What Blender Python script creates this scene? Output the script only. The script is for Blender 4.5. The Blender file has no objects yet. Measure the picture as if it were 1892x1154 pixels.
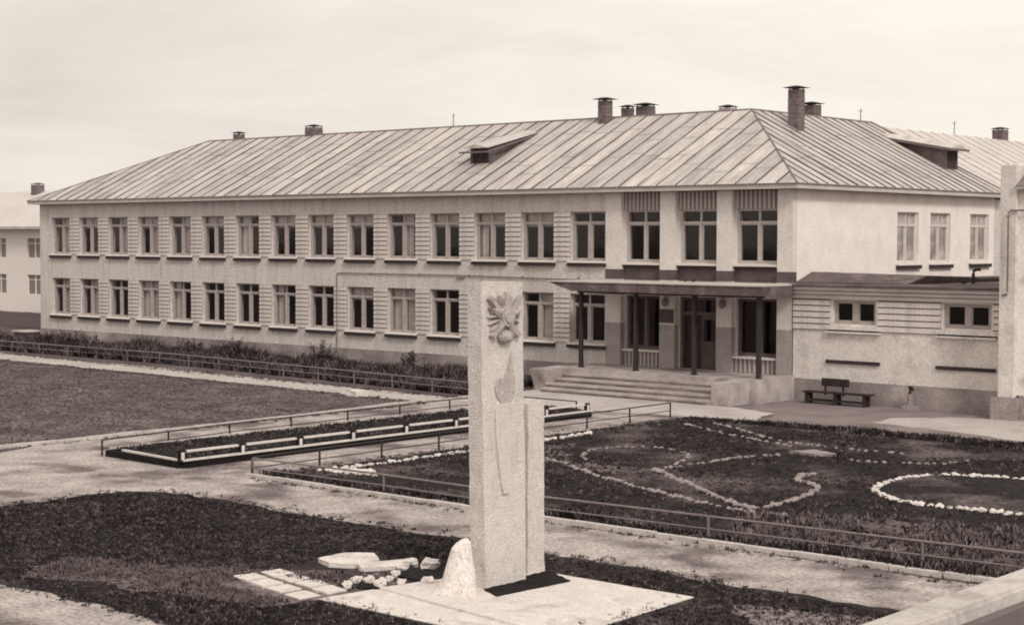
import bpy, bmesh, math, random
from mathutils import Vector, Matrix, noise
R = math.radians
random.seed(7)
SC = bpy.context.scene
COL = SC.collection

# ---------------------------------------------------------------- camera
F, PITCH, ROLL, YAW = 3059.34, 0.0442, 0.0025, -0.7192
CAM = Vector((32.0694, -52.1386, 5.8145))
fw = Vector((math.sin(YAW)*math.cos(PITCH), math.cos(YAW)*math.cos(PITCH), -math.sin(PITCH)))
rt = Vector((math.cos(YAW), -math.sin(YAW), 0)); up = rt.cross(fw)
r2 = rt*math.cos(ROLL)+up*math.sin(ROLL); u2 = -rt*math.sin(ROLL)+up*math.cos(ROLL)
cd = bpy.data.cameras.new('camera'); co = bpy.data.objects.new('camera', cd); COL.objects.link(co)
m = Matrix((r2, u2, -fw)).transposed().to_4x4(); m.translation = CAM; co.matrix_world = m
cd.sensor_width = 36; cd.lens = F/1892*36; cd.clip_start = .05; cd.clip_end = 3000
SC.camera = co

# ---------------------------------------------------------------- sky, sun, exposure
SUN_EL, SUN_AZ = R(40), R(116)          # azimuth clockwise from +Y
w = bpy.data.worlds.new('World'); SC.world = w; w.use_nodes = True
nt = w.node_tree; N = nt.nodes; L = nt.links
N.clear()
out = N.new('ShaderNodeOutputWorld'); bg = N.new('ShaderNodeBackground'); L.new(bg.outputs[0], out.inputs[0])
sky = N.new('ShaderNodeTexSky'); sky.sky_type = 'NISHITA'; sky.sun_disc = False
sky.sun_elevation = SUN_EL; sky.sun_rotation = SUN_AZ; sky.dust_density = 3
bw = N.new('ShaderNodeRGBToBW'); L.new(sky.outputs[0], bw.inputs[0])
tint = N.new('ShaderNodeMix'); tint.data_type = 'RGBA'; tint.blend_type = 'MULTIPLY'; tint.inputs[0].default_value = 1
L.new(bw.outputs[0], tint.inputs[6]); tint.inputs[7].default_value = (1.0, .95, .89, 1)
tc = N.new('ShaderNodeTexCoord'); mp = N.new('ShaderNodeMapping'); mp.inputs['Scale'].default_value = (1, 1, 5)
L.new(tc.outputs['Generated'], mp.inputs[0])
nz = N.new('ShaderNodeTexNoise'); nz.inputs['Scale'].default_value = 3.2; nz.inputs['Detail'].default_value = 9; nz.inputs['Roughness'].default_value = .62; nz.inputs['Distortion'].default_value = .6
L.new(mp.outputs[0], nz.inputs[0])
dt = N.new('ShaderNodeVectorMath'); dt.operation = 'DOT_PRODUCT'
L.new(tc.outputs['Generated'], dt.inputs[0]); dt.inputs[1].default_value = Vector((.72, .30, .62)).normalized()
mr = N.new('ShaderNodeMapRange'); mr.inputs[1].default_value = -.85; mr.inputs[2].default_value = .55; mr.inputs[4].default_value = .6; mr.interpolation_type = 'SMOOTHSTEP'
L.new(dt.outputs['Value'], mr.inputs[0])
ad = N.new('ShaderNodeMath'); ad.operation = 'MULTIPLY_ADD'; L.new(nz.outputs[0], ad.inputs[0]); ad.inputs[1].default_value = .8
L.new(mr.outputs[0], ad.inputs[2])
cr = N.new('ShaderNodeValToRGB'); L.new(ad.outputs[0], cr.inputs[0])
cr.color_ramp.elements[0].position = .32; cr.color_ramp.elements[0].color = (6.2, 5.55, 5.15, 1)
cr.color_ramp.elements[1].position = .84; cr.color_ramp.elements[1].color = (9.4, 8.85, 7.85, 1)
mx = N.new('ShaderNodeMix'); mx.data_type = 'RGBA'; mx.inputs[0].default_value = .88
L.new(tint.outputs[2], mx.inputs[6]); L.new(cr.outputs[0], mx.inputs[7]); L.new(mx.outputs[2], bg.inputs[0])
bg.inputs[1].default_value = .1
sl = bpy.data.lights.new('sun', 'SUN'); sl.energy = 1.5; sl.angle = R(12); sl.color = (1, .965, .92)
so = bpy.data.objects.new('sun', sl); COL.objects.link(so)
sd = Vector((math.sin(SUN_AZ)*math.cos(SUN_EL), math.cos(SUN_AZ)*math.cos(SUN_EL), math.sin(SUN_EL)))
so.rotation_euler = sd.to_track_quat('Z', 'Y').to_euler(); so.location = (60, -20, 60)
SC.view_settings.view_transform = 'Standard'; SC.view_settings.look = 'None'
SC.view_settings.exposure = .20; SC.view_settings.gamma = 1; SC.view_settings.use_curve_mapping = False
SC.render.engine = 'CYCLES'
SC.cycles.transparent_max_bounces = 12; SC.cycles.filter_width = 1.9

# ---------------------------------------------------------------- materials
def tone(v):
    """the print is sepia: darks are purple-brown, lights are cream"""
    k = min(1, v/.5)
    return (v*1.02, v*(.75+.175*k), v*(.775+.105*k), 1)
def mat(name, v, var=.15, scale=3., fine=40., fvar=.12, rough=.9, bump=.3, bdist=.02, bscale=None, spec=.2, patch=None, streak=False, objrand=0., coord='Object', stretch=None):
    """v base value, var broad blotches, fvar fine grain; patch=(v2, scale, lo, hi) worn patches of a second tone"""
    M = bpy.data.materials.new(name); M.use_nodes = True; t = M.node_tree; n = t.nodes; l = t.links
    b = n['Principled BSDF']; b.inputs['Roughness'].default_value = rough; b.inputs['Specular IOR Level'].default_value = spec
    tcn = n.new('ShaderNodeTexCoord'); src = tcn.outputs[coord]
    if streak: stretch = (2.2, 2.2, .28)
    if stretch:
        mpn = n.new('ShaderNodeMapping'); mpn.inputs['Scale'].default_value = stretch; l.new(src, mpn.inputs[0]); s1 = mpn.outputs[0]
    else: s1 = src
    n1 = n.new('ShaderNodeTexNoise'); n1.inputs['Scale'].default_value = scale; n1.inputs['Detail'].default_value = 5; l.new(s1, n1.inputs[0])
    n2 = n.new('ShaderNodeTexNoise'); n2.inputs['Scale'].default_value = fine; n2.inputs['Detail'].default_value = 2; l.new(src, n2.inputs[0])
    a = n.new('ShaderNodeMapRange'); l.new(n1.outputs[0], a.inputs[0]); a.inputs[1].default_value = .3; a.inputs[2].default_value = .7
    a.inputs[3].default_value = 1-var; a.inputs[4].default_value = 1+var
    c = n.new('ShaderNodeMapRange'); l.new(n2.outputs[0], c.inputs[0]); c.inputs[1].default_value = .3; c.inputs[2].default_value = .7
    c.inputs[3].default_value = 1-fvar; c.inputs[4].default_value = 1+fvar
    mu = n.new('ShaderNodeMath'); mu.operation = 'MULTIPLY'; l.new(a.outputs[0], mu.inputs[0]); l.new(c.outputs[0], mu.inputs[1])
    val = mu.outputs[0]
    if objrand:
        oi = n.new('ShaderNodeObjectInfo'); o2 = n.new('ShaderNodeMapRange'); l.new(oi.outputs['Random'], o2.inputs[0])
        o2.inputs[3].default_value = 1-objrand; o2.inputs[4].default_value = 1+objrand
        m3 = n.new('ShaderNodeMath'); m3.operation = 'MULTIPLY'; l.new(val, m3.inputs[0]); l.new(o2.outputs[0], m3.inputs[1]); val = m3.outputs[0]
    base = n.new('ShaderNodeRGB'); base.outputs[0].default_value = tone(v); col = base.outputs[0]
    if patch:
        v2, ps, lo, hi = patch
        n3 = n.new('ShaderNodeTexNoise'); n3.inputs['Scale'].default_value = ps; n3.inputs['Detail'].default_value = 7; n3.inputs['Roughness'].default_value = .6; l.new(s1, n3.inputs[0])
        r3 = n.new('ShaderNodeMapRange'); l.new(n3.outputs[0], r3.inputs[0]); r3.inputs[1].default_value = lo; r3.inputs[2].default_value = hi
        mm = n.new('ShaderNodeMix'); mm.data_type = 'RGBA'; l.new(r3.outputs[0], mm.inputs[0]); l.new(col, mm.inputs[6]); mm.inputs[7].default_value = tone(v2); col = mm.outputs[2]
    vm = n.new('ShaderNodeVectorMath'); vm.operation = 'SCALE'; l.new(col, vm.inputs[0]); l.new(val, vm.inputs['Scale'])
    l.new(vm.outputs[0], b.inputs['Base Color'])
    if bump:
        nb = n.new('ShaderNodeTexNoise'); nb.inputs['Scale'].default_value = bscale or fine*.6; nb.inputs['Detail'].default_value = 4; l.new(src, nb.inputs[0])
        bp = n.new('ShaderNodeBump'); bp.inputs['Strength'].default_value = bump; bp.inputs['Distance'].default_value = bdist
        l.new(nb.outputs[0], bp.inputs['Height']); l.new(bp.outputs[0], b.inputs['Normal'])
    return M
MT = {}
MT['roughcast'] = mat('grey_roughcast', .60, .09, 1.6, 16, .32, bump=.7, bdist=.03, streak=True, patch=(.45, 1.3, .5, .8))
MT['course'] = mat('pale_course_plaster', .60, .14, 2, 16, .28, bump=.6)
MT['plaster'] = mat('whitewashed_plaster', .82, .06, 1.2, 12, .10, bump=.4, bdist=.02, patch=(.70, .9, .52, .8))
MT['pilaster'] = mat('whitewashed_pilaster', .66, .07, 1.2, 16, .12, bump=.5)
MT['pilaster_low'] = mat('grey_dado_paint', .36, .08, 2, 16, .12)
MT['annexwall'] = mat('pale_annex_plaster', .70, .08, 1.1, 12, .14, bump=.5, patch=(.48, 1.2, .5, .75))
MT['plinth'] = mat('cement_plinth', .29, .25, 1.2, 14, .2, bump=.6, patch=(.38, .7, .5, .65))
MT['trim'] = mat('white_trim_paint', .66, .08, 3, 30, .06, bump=.1)
MT['fascia'] = mat('eaves_board', .52, .12, 1.5, 20, .1, bump=.2)
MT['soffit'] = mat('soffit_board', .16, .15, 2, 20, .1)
MT['winframe'] = mat('window_frame_paint', .40, .12, 3, 30, .08, bump=.1, rough=.6)
MT['winframe_w'] = mat('white_window_frame_paint', .46, .08, 3, 30, .08, bump=.1, rough=.6)
MT['darkframe'] = mat('brown_frame_paint', .13, .15, 3, 30, .1, rough=.5)
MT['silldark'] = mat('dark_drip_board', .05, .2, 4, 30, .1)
MT['curtain'] = mat('cotton_curtain', .62, .1, 4, 20, .08, bump=0)
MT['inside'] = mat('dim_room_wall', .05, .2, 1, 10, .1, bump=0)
MT['darkband'] = mat('dark_painted_band', .11, .25, 1.5, 16, .2)
MT['rib'] = mat('ribbed_panel_rib', .44, .1, 3, 20, .1)
MT['ribback'] = mat('ribbed_panel_back', .28, .1, 3, 20, .1)
MT['roof'] = mat('weathered_roof_sheet', .48, .20, 1.6, 16, .20, rough=.6, bump=.5, bscale=1.6, bdist=.05, spec=.35, patch=(.30, .9, .5, .75), objrand=.14, stretch=(3.2, .45, .45))
MT['roof_side'] = mat('weathered_roof_sheet_side', .48, .20, 1.6, 16, .20, rough=.6, bump=.5, bscale=1.6, bdist=.05, spec=.35, patch=(.30, .9, .5, .75), objrand=.14, stretch=(.45, 3.2, .45))
MT['seam'] = mat('dark_roof_seam', .11, .2, 2, 20, .15, rough=.7)
MT['paleroof'] = mat('pale_far_roof', .56, .08, .6, 12, .06)
MT['brick'] = mat('sooty_brick', .17, .25, 4, 24, .25, bump=.5)
MT['brick_pale'] = mat('pale_flue', .42, .15, 4, 24, .15, bump=.4)
MT['cap'] = mat('dark_chimney_cap', .05, .2, 4, 24, .2)
MT['darkfascia'] = mat('stained_canopy_edge', .12, .3, 1.5, 14, .25, bump=.5, patch=(.2, 1.2, .5, .7))
MT['felt'] = mat('tarred_roofing_felt', .12, .25, 1.5, 12, .2, bump=.6, patch=(.20, .8, .5, .7))
MT['palepane'] = mat('painted_sky_pane', .26, .2, 1.5, 12, .08, rough=.12, spec=.7, bump=0, patch=(.40, 1.6, .45, .6))
MT['metal'] = mat('dark_iron', .030, .2, 4, 30, .15, rough=.55, spec=.4)
MT['metalgrey'] = mat('weathered_pipe', .20, .2, 4, 30, .12, rough=.55, spec=.4)
MT['whitebar'] = mat('whitewashed_rail', .62, .12, 3, 30, .1, bump=.2)
MT['step'] = mat('worn_concrete_step', .44, .15, 1.6, 16, .15, bump=.4, patch=(.28, .9, .45, .7))
MT['concrete'] = mat('rough_monument_concrete', .62, .15, 2.6, 40, .22, bump=.8, bdist=.025, bscale=30, stretch=(1.6, 1.6, .75), patch=(.42, 2.6, .5, .78))
MT['concrete_mid'] = mat('darker_emblem_relief', .44, .15, 3, 40, .3, bump=.8, bdist=.02, patch=(.28, 5, .5, .7))  # emblem tone, darker than the slab concrete
MT['concrete_dark'] = mat('darker_flame_concrete', .44, .1, 3, 26, .2, bump=.8)
MT['platform'] = mat('pale_concrete_platform', .66, .12, 1.6, 24, .16, bump=.7, patch=(.42, 1.5, .52, .70))
MT['whitestone'] = mat('whitewashed_stone', .72, .14, 4, 26, .2, bump=.9, patch=(.36, 4, .55, .7))
MT['dullstone'] = mat('dull_edging_stone', .30, .2, 3, 14, .2, bump=.5)
MT['path'] = mat('dusty_asphalt_path', .39, .24, 1.1, 12, .38, bump=.9, bdist=.04, patch=(.15, .42, .47, .60))
MT['farpath'] = mat('pale_concrete_walk', .46, .12, .5, 14, .2, bump=.4, patch=(.36, .7, .52, .7))
MT['dirt'] = mat('trodden_grey_dirt', .23, .15, .7, 12, .2, bump=.6, patch=(.17, .6, .5, .7))
MT['dirtdark'] = mat('dry_earth_patch', .13, .3, 1.2, 9, .4, bump=.8, patch=(.05, .8, .45, .65))
MT['ground'] = mat('dull_grassy_ground', .12, .25, .4, 10, .3, bump=.8, bdist=.05, patch=(.07, .3, .45, .65))
MT['lawn'] = mat('dry_mown_lawn', .155, .38, .55, 8, .5, bump=1., bdist=.06, patch=(.06, .8, .48, .68))
MT['darklawn'] = mat('dark_lawn', .021, .3, .7, 10, .45, bump=1., bdist=.06, patch=(.07, .55, .5, .72))
MT['soil'] = mat('dark_garden_soil', .020, .3, .7, 8, .5, bump=1., bdist=.08, patch=(.13, .33, .50, .68))
MT['bedsoil'] = mat('black_bed_soil', .012, .3, 2, 14, .5, bump=1., bdist=.06)
MT['kerb'] = mat('pale_kerb', .50, .15, 1.5, 14, .15, bump=.4)
MT['g1'] = mat('grass_mid', .14, .3, 1.2, 12, .3, bump=0)
MT['g2'] = mat('grass_pale', .15, .3, 1.2, 12, .3, bump=0)
MT['g3'] = mat('grass_dark', .022, .3, 1.2, 12, .3, bump=0)
MT['g4'] = mat('weed_pale_heads', .22, .3, 1.2, 12, .3, bump=0)
MT['farwall'] = mat('far_white_wall', .80, .03, .3, 6, .03, bump=.1)
MT['farwin'] = mat('far_window_pane', .24, .1, .6, 6, .05, rough=.3)
MT['wood'] = mat('dark_bench_wood', .040, .25, 3, 30, .2)
MT['door'] = mat('dark_door_wood', .035, .2, 3, 30, .15, rough=.5)
MT['doorlight'] = mat('faded_door_leaf', .10, .2, 3, 30, .15, rough=.5)
MT['ledgecap'] = mat('pale_sheet_ledge', .50, .12, 5, 60, .12, rough=.75, bump=.5, bscale=9, bdist=.01, patch=(.30, 7, .52, .7))
MT['ledgewall'] = mat('dark_balcony_board', .045, .25, 4, 30, .15, rough=.7)
gm = bpy.data.materials.new('window_glass'); gm.use_nodes = True; t_ = gm.node_tree; n_ = t_.nodes
n_.clear(); o_ = n_.new('ShaderNodeOutputMaterial'); mix_ = n_.new('ShaderNodeMixShader'); tr_ = n_.new('ShaderNodeBsdfTransparent'); gl_ = n_.new('ShaderNodeBsdfGlossy')
gl_.inputs['Roughness'].default_value = .06; gl_.inputs[0].default_value = tone(.7); tr_.inputs[0].default_value = (.87, .865, .86, 1)
lw_ = n_.new('ShaderNodeLayerWeight'); lw_.inputs[0].default_value = .5; pw_ = n_.new('ShaderNodeMath'); pw_.operation = 'POWER'; pw_.inputs[1].default_value = 4
t_.links.new(lw_.outputs['Facing'], pw_.inputs[0]); fr_ = n_.new('ShaderNodeMath'); fr_.operation = 'MULTIPLY_ADD'; fr_.inputs[1].default_value = .8; fr_.inputs[2].default_value = .07; t_.links.new(pw_.outputs[0], fr_.inputs[0])
ng_ = n_.new('ShaderNodeTexNoise'); ng_.inputs['Scale'].default_value = 1.5; bp_ = n_.new('ShaderNodeBump'); bp_.inputs['Strength'].default_value = .08; bp_.inputs['Distance'].default_value = .05
t_.links.new(ng_.outputs[0], bp_.inputs['Height']); t_.links.new(bp_.outputs[0], gl_.inputs['Normal'])
t_.links.new(fr_.outputs[0], mix_.inputs[0]); t_.links.new(tr_.outputs[0], mix_.inputs[1]); t_.links.new(gl_.outputs[0], mix_.inputs[2]); t_.links.new(mix_.outputs[0], o_.inputs[0])
MT['glass'] = gm

# ---------------------------------------------------------------- mesh helpers
class MB:
    def __init__(s): s.v = []; s.f = []; s.mi = []
    def add(s, vs, fs, mi=0):
        o = len(s.v); s.v += [tuple(p) for p in vs]; s.f += [tuple(i+o for i in f) for f in fs]; s.mi += [mi]*len(fs); return s
    def box(s, x0, y0, z0, x1, y1, z1, mi=0, j=0.):
        jj = lambda: random.uniform(-j, j) if j else 0
        vs = [(x+jj(), y+jj(), z+jj()) for x in (x0, x1) for y in (y0, y1) for z in (z0, z1)]
        return s.add(vs, [(0, 1, 3, 2), (4, 6, 7, 5), (0, 4, 5, 1), (2, 3, 7, 6), (0, 2, 6, 4), (1, 5, 7, 3)], mi)
    def prism(s, poly, z0, z1, mi=0):
        n = len(poly); a = sum(poly[i][0]*poly[(i+1) % n][1]-poly[(i+1) % n][0]*poly[i][1] for i in range(n))
        if a < 0: poly = poly[::-1]
        vs = [(x, y, z0) for x, y in poly]+[(x, y, z1) for x, y in poly]
        return s.add(vs, [tuple(range(n))[::-1], tuple(range(n, 2*n))]+[(i, (i+1) % n, n+(i+1) % n, n+i) for i in range(n)], mi)
    def extr(s, poly, x0, x1, mi=0):
        """polygon in (y,z) extruded along x"""
        n = len(poly); a = sum(poly[i][0]*poly[(i+1) % n][1]-poly[(i+1) % n][0]*poly[i][1] for i in range(n))
        if a < 0: poly = poly[::-1]
        vs = [(x0, y, z) for y, z in poly]+[(x1, y, z) for y, z in poly]
        return s.add(vs, [tuple(range(n))[::-1], tuple(range(n, 2*n))]+[(i, (i+1) % n, n+(i+1) % n, n+i) for i in range(n)], mi)
    def extry(s, poly, y0, y1, mi=0):
        """polygon in (x,z) extruded along y"""
        n = len(poly); a = sum(poly[i][0]*poly[(i+1) % n][1]-poly[(i+1) % n][0]*poly[i][1] for i in range(n))
        if a > 0: poly = poly[::-1]
        vs = [(x, y0, z) for x, z in poly]+[(x, y1, z) for x, z in poly]
        return s.add(vs, [tuple(range(n))[::-1], tuple(range(n, 2*n))]+[(i, (i+1) % n, n+(i+1) % n, n+i) for i in range(n)], mi)
    def tube(s, pts, r, n=8, mi=0):
        pts = [Vector(p) for p in pts]; rings = []
        for i, p in enumerate(pts):
            d = (pts[min(i+1, len(pts)-1)]-pts[max(i-1, 0)]).normalized()
            a = d.cross(Vector((0, 0, 1)));  a = a if a.length > .05 else d.cross(Vector((1, 0, 0)))
            a.normalize(); b = d.cross(a)
            rings.append([p+(a*math.cos(2*math.pi*k/n)+b*math.sin(2*math.pi*k/n))*r for k in range(n)])
        vs = [q for rg in rings for q in rg]; fs = []
        for i in range(len(rings)-1):
            for k in range(n): fs.append((i*n+k, i*n+(k+1) % n, (i+1)*n+(k+1) % n, (i+1)*n+k))
        fs.append(tuple(range(n))[::-1]); fs.append(tuple(range((len(rings)-1)*n, len(rings)*n)))
        return s.add(vs, fs, mi)
    def beam(s, a, b, w, h, mi=0):
        """rectangular bar from a to b, w across, h tall (a,b on its centre line)"""
        a = Vector(a); b = Vector(b); d = b-a; sd_ = Vector((-d.y, d.x, 0)).normalized()*w/2; u = Vector((0, 0, h/2))
        vs = [p+q*sd_+k*u for p in (a, b) for q in (-1, 1) for k in (-1, 1)]
        return s.add(vs, [(0, 1, 3, 2), (4, 6, 7, 5), (0, 4, 5, 1), (2, 3, 7, 6), (0, 2, 6, 4), (1, 5, 7, 3)], mi)
    def mesh(s, name, mats):
        me = bpy.data.meshes.new(name); me.from_pydata(s.v, [], s.f)
        for mm in (mats if isinstance(mats, (list, tuple)) else [mats]): me.materials.append(MT[mm])
        me.polygons.foreach_set('material_index', s.mi); me.update(); return me
    def build(s, name, mats, parent=None, loc=None):
        """verts in world space; the object's origin is put at its parent's origin, or at loc"""
        base = Vector(parent['_w']) if parent else Vector(loc or (0, 0, 0))
        me = s.mesh(name, mats)
        if base.length: me.transform(Matrix.Translation(-base))
        o = bpy.data.objects.new(name, me); COL.objects.link(o)
        if parent: o.parent = parent
        else: o.location = base
        o['_w'] = tuple(base); return o
def recalc(o):
    bm = bmesh.new(); bm.from_mesh(o.data); bmesh.ops.recalc_face_normals(bm, faces=bm.faces); bm.to_mesh(o.data); bm.free(); return o
def bevel(o, wd, seg=1):
    bm = bmesh.new(); bm.from_mesh(o.data)
    bmesh.ops.bevel(bm, geom=bm.edges[:], offset=wd, segments=seg, affect='EDGES'); bm.to_mesh(o.data); bm.free(); return o
def thing(name, label, cat, loc=(0, 0, 0), group=None):
    o = bpy.data.objects.new(name, None); COL.objects.link(o); o.location = loc; o['_w'] = tuple(loc); o.empty_display_size = .2
    return tag(o, label, cat, group)
def tag(o, label=None, cat=None, group=None, kind=None):
    if label: o['label'] = label
    if cat: o['category'] = cat
    if group: o['group'] = group
    if kind: o['kind'] = kind
    return o
def inst(name, me, parent, loc, rz=0):
    """an object sharing mesh me (local coordinates) at world loc"""
    o = bpy.data.objects.new(name, me); COL.objects.link(o); o.parent = parent
    pl = Vector(parent['_w']) if parent else Vector((0, 0, 0))
    o.location = Vector(loc)-pl; o.rotation_euler.z = rz; o['_w'] = tuple(loc); return o
def sub(name, me, parent):
    o = bpy.data.objects.new(name, me); COL.objects.link(o); o.parent = parent; return o
def rough(o, amp, sc, sub_len=.12, seed=0.):
    """subdivide to about sub_len and push the surface about with noise"""
    bm = bmesh.new(); bm.from_mesh(o.data)
    bmesh.ops.triangulate(bm, faces=bm.faces)
    for _ in range(9):
        es = [e for e in bm.edges if e.calc_length() > sub_len*1.6]
        if not es: break
        bmesh.ops.subdivide_edges(bm, edges=es, cuts=1); bmesh.ops.triangulate(bm, faces=bm.faces)
    bm.normal_update()
    for v in bm.verts:
        p = v.co*sc+Vector((seed, seed*.7, seed*1.3)); n = noise.noise_vector(p)+.5*noise.noise_vector(p*2.3)
        v.co += n*amp
    bm.to_mesh(o.data); bm.free(); return o
def rnoise(x, y, s=1.): return noise.noise(Vector((x*s, y*s, 3.3)))
def jag(poly, step=.3, amp=.07):
    outp = []; n = len(poly)
    for i in range(n):
        a = Vector(poly[i]); b = Vector(poly[(i+1) % n]); d = b-a; k = max(1, int(d.length/step)); nn = Vector((-d.y, d.x)).normalized()
        if d.length > 60: outp.append(tuple(a)); continue
        for q in range(k):
            p = a+d*q/k; e = amp*(rnoise(p.x, p.y, 1.1)*1.6+rnoise(p.x+40, p.y, 4.)); outp.append((p.x+nn.x*e, p.y+nn.y*e))
    return outp
def flat(name, poly, z, mt, amp=.07, kind='structure', step=.3):
    pts = jag(poly, step, amp) if amp else poly
    bm = bmesh.new(); vs = [bm.verts.new((x, y, z)) for x, y in pts]; f = bm.faces.new(vs); bm.normal_update()
    if f.normal.z < 0: bmesh.ops.reverse_faces(bm, faces=[f])
    bmesh.ops.triangulate(bm, faces=bm.faces)
    me = bpy.data.meshes.new(name); bm.to_mesh(me); bm.free(); me.materials.append(MT[mt])
    o = bpy.data.objects.new(name, me); COL.objects.link(o); o['kind'] = kind; return o
def inside(poly, x, y):
    r = False; n = len(poly); j = n-1
    for i in range(n):
        xi, yi = poly[i]; xj, yj = poly[j]
        if (yi > y) != (yj > y) and x < (xj-xi)*(y-yi)/(yj-yi)+xi: r = not r
        j = i
    return r
def wall(mb, org, ux, length, z0, z1, ops, depth, mi=0, back=True):
    """wall face from org along unit ux, thickness depth going inwards (left of ux is inwards); ops = [(a,b,za,zb)]"""
    ux = Vector(ux); inn = Vector((-ux.y, ux.x, 0)); org = Vector(org)
    P = lambda a, z, d: org+ux*a+inn*d+Vector((0, 0, z))
    xs = sorted({0, length}|{q for o in ops for q in o[:2]}); zs = sorted({z0, z1}|{q for o in ops for q in o[2:]})
    for i in range(len(xs)-1):
        for k in range(len(zs)-1):
            a, b, c, d = xs[i], xs[i+1], zs[k], zs[k+1]; ca, cz = (a+b)/2, (c+d)/2
            if any(o[0] < ca < o[1] and o[2] < cz < o[3] for o in ops): continue
            mb.add([P(a, c, 0), P(b, c, 0), P(b, d, 0), P(a, d, 0)], [(0, 1, 2, 3)], mi)
            if back: mb.add([P(a, c, depth), P(b, c, depth), P(b, d, depth), P(a, d, depth)], [(3, 2, 1, 0)], mi)
    for a, b, c, d in ops:
        mb.add([P(a, c, 0), P(a, c, depth), P(a, d, depth), P(a, d, 0)], [(0, 1, 2, 3)], mi)
        mb.add([P(b, c, 0), P(b, d, 0), P(b, d, depth), P(b, c, depth)], [(0, 1, 2, 3)], mi)
        mb.add([P(a, c, 0), P(b, c, 0), P(b, c, depth), P(a, c, depth)], [(0, 1, 2, 3)], mi)
        mb.add([P(a, d, 0), P(a, d, depth), P(b, d, depth), P(b, d, 0)], [(0, 1, 2, 3)], mi)

# ================================================================ GROUND
gb = MB(); gb.add([(-900, -500, 0), (500, -500, 0), (500, 900, 0), (-900, 900, 0)], [(0, 1, 2, 3)])
tag(gb.build('ground', 'ground'), kind='structure')
flat('path', [(-9.0, -9.2), (-8.4, -26.2), (-7.5, -28.2), (-7.2, -60), (60, -60), (60, -25.9), (.75, -26.15), (.62, -8.2), (.9, -4), (-9, -3.5)], .004, 'path', .05)
FARPATH = [(-75, -5.6), (-42.4, -6.35), (-37.2, -6.6), (-29.6, -6.6), (-20.5, -7.3), (-8.4, -8.1), (-8.4, -10.1), (-13.3, -9.75), (-26.4, -9.0), (-38.4, -8.8), (-75, -8.6)]
flat('far_walk', FARPATH, .008, 'farpath', .14)
flat('forecourt', [(-9.6, -9.3), (.7, -7.6), (3.2, -7.35), (2.2, -4.6), (-.2, -3.9), (-9.6, -3.2)], .012, 'farpath', .12)
flat('trodden_yard', [(.1, -3.9), (2.4, -4.9), (3.0, -7.4), (7.8, -7.3), (22, -7.8), (30, -8), (30, 1), (.1, 1)], .004, 'dirt', .12)
flat('pale_yard', [(6.1, -4.9), (5.9, -3.4), (7.2, -1.9), (9.5, -1.2), (22, -1.0), (22, -6.2), (14, -6.5), (11.7, -6.4), (8.6, -5.6)], .010, 'farpath', .18)
LAWN = [(-75, -8.9), (-38.4, -9.0), (-26.4, -9.2), (-13.3, -9.9), (-9.1, -10.0), (-8.6, -15), (-8.45, -21.5), (-8.5, -26.0), (-7.8, -28), (-7.6, -40), (-75, -40)]
flat('lawn', LAWN, .016, 'lawn', .10)
FRONT = [(.25, -37.0), (.15, -32.6), (.55, -31.2), (.25, -30.1), (.75, -29.3), (1.9, -28.8), (4.8, -28.9), (12, -28.9), (18.6, -28.8), (22.5, -28.9), (24.5, -29.8), (22.6, -31.0), (20.6, -31.6), (20.2, -33), (21, -35), (21, -37.0), (12, -36.9), (8.9, -36.9), (3, -37.2)]
flat('front_lawn', FRONT, .016, 'darklawn', .16)
GARDEN = [(1.0, -25.95), (12, -25.93), (22, -25.6), (34, -25.2), (34, -8.6), (20, -7.9), (12.3, -7.7), (7.8, -7.4), (3.3, -7.5), (.9, -7.7), (.75, -13)]
flat('garden_soil', GARDEN, .016, 'soil', .10)
WEEDS = [(-60, -5.3), (-44, -5.3), (-30.6, -5.1), (-18.6, -6.1), (-9.3, -7.0), (-9.3, -.1), (-60, -.1)]
flat('weedy_verge', WEEDS, .012, 'darklawn', .1)
# pale trodden tracks through the dark lawn, dry earth patches in the garden
flat('bare_patch', [(17.6, -30.3), (18.6, -29.7), (20.2, -29.6), (21.4, -30.2), (20.2, -30.9), (18.8, -31.2)], .020, 'dirt', .3)
flat('trodden_track', [(6.2, -34.9), (8.2, -34.3), (10.4, -33.0), (11.6, -32.0), (12.2, -32.6), (12.1, -35.2), (10.6, -35.6), (8.6, -35.9), (7.2, -36.6)], .020, 'lawn', .25)
flat('earth_patch', [(12.9, -22.6), (14.5, -21.6), (17, -21.3), (20, -22.0), (24, -22.4), (24, -24.4), (18, -24.2), (15, -24.0)], .020, 'dirtdark', .35)
flat('earth_patch', [(3.0, -18.9), (4.6, -19.2), (7.2, -19.9), (7.9, -18.9), (6.9, -18.4), (5.2, -18.4), (3.6, -17.6), (2.6, -15.6), (2.0, -16.5)], .020, 'dirtdark', .3)

# ---- kerbs
def kerb(pts, wd=.14, h=.09, name='kerb'):
    b = MB()
    for a, c in zip(pts, pts[1:]):
        a = Vector(a); c = Vector(c); n = max(1, round((c-a).length/1.0))
        for k in range(n):
            p = a+(c-a)*k/n; q = a+(c-a)*(k+1)/n; g_ = (q-p).normalized()*.012; dz = random.uniform(-.012, .012); dx = random.uniform(-.012, .012)
            b.beam((p.x+g_.x+dx, p.y+g_.y+dx, h/2+dz), (q.x-g_.x+dx, q.y-g_.y+dx, h/2+dz), wd, h)
    return tag(b.build(name, 'kerb'), kind='structure')
kerb([(.7, -26.12), (12, -26.10), (22, -25.75), (34, -25.4)], .15, .10)
kerb([(-8.5, -27.4), (-8.5, -21.5), (-8.65, -15), (-9.1, -10.3)], .14, .10)

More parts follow.
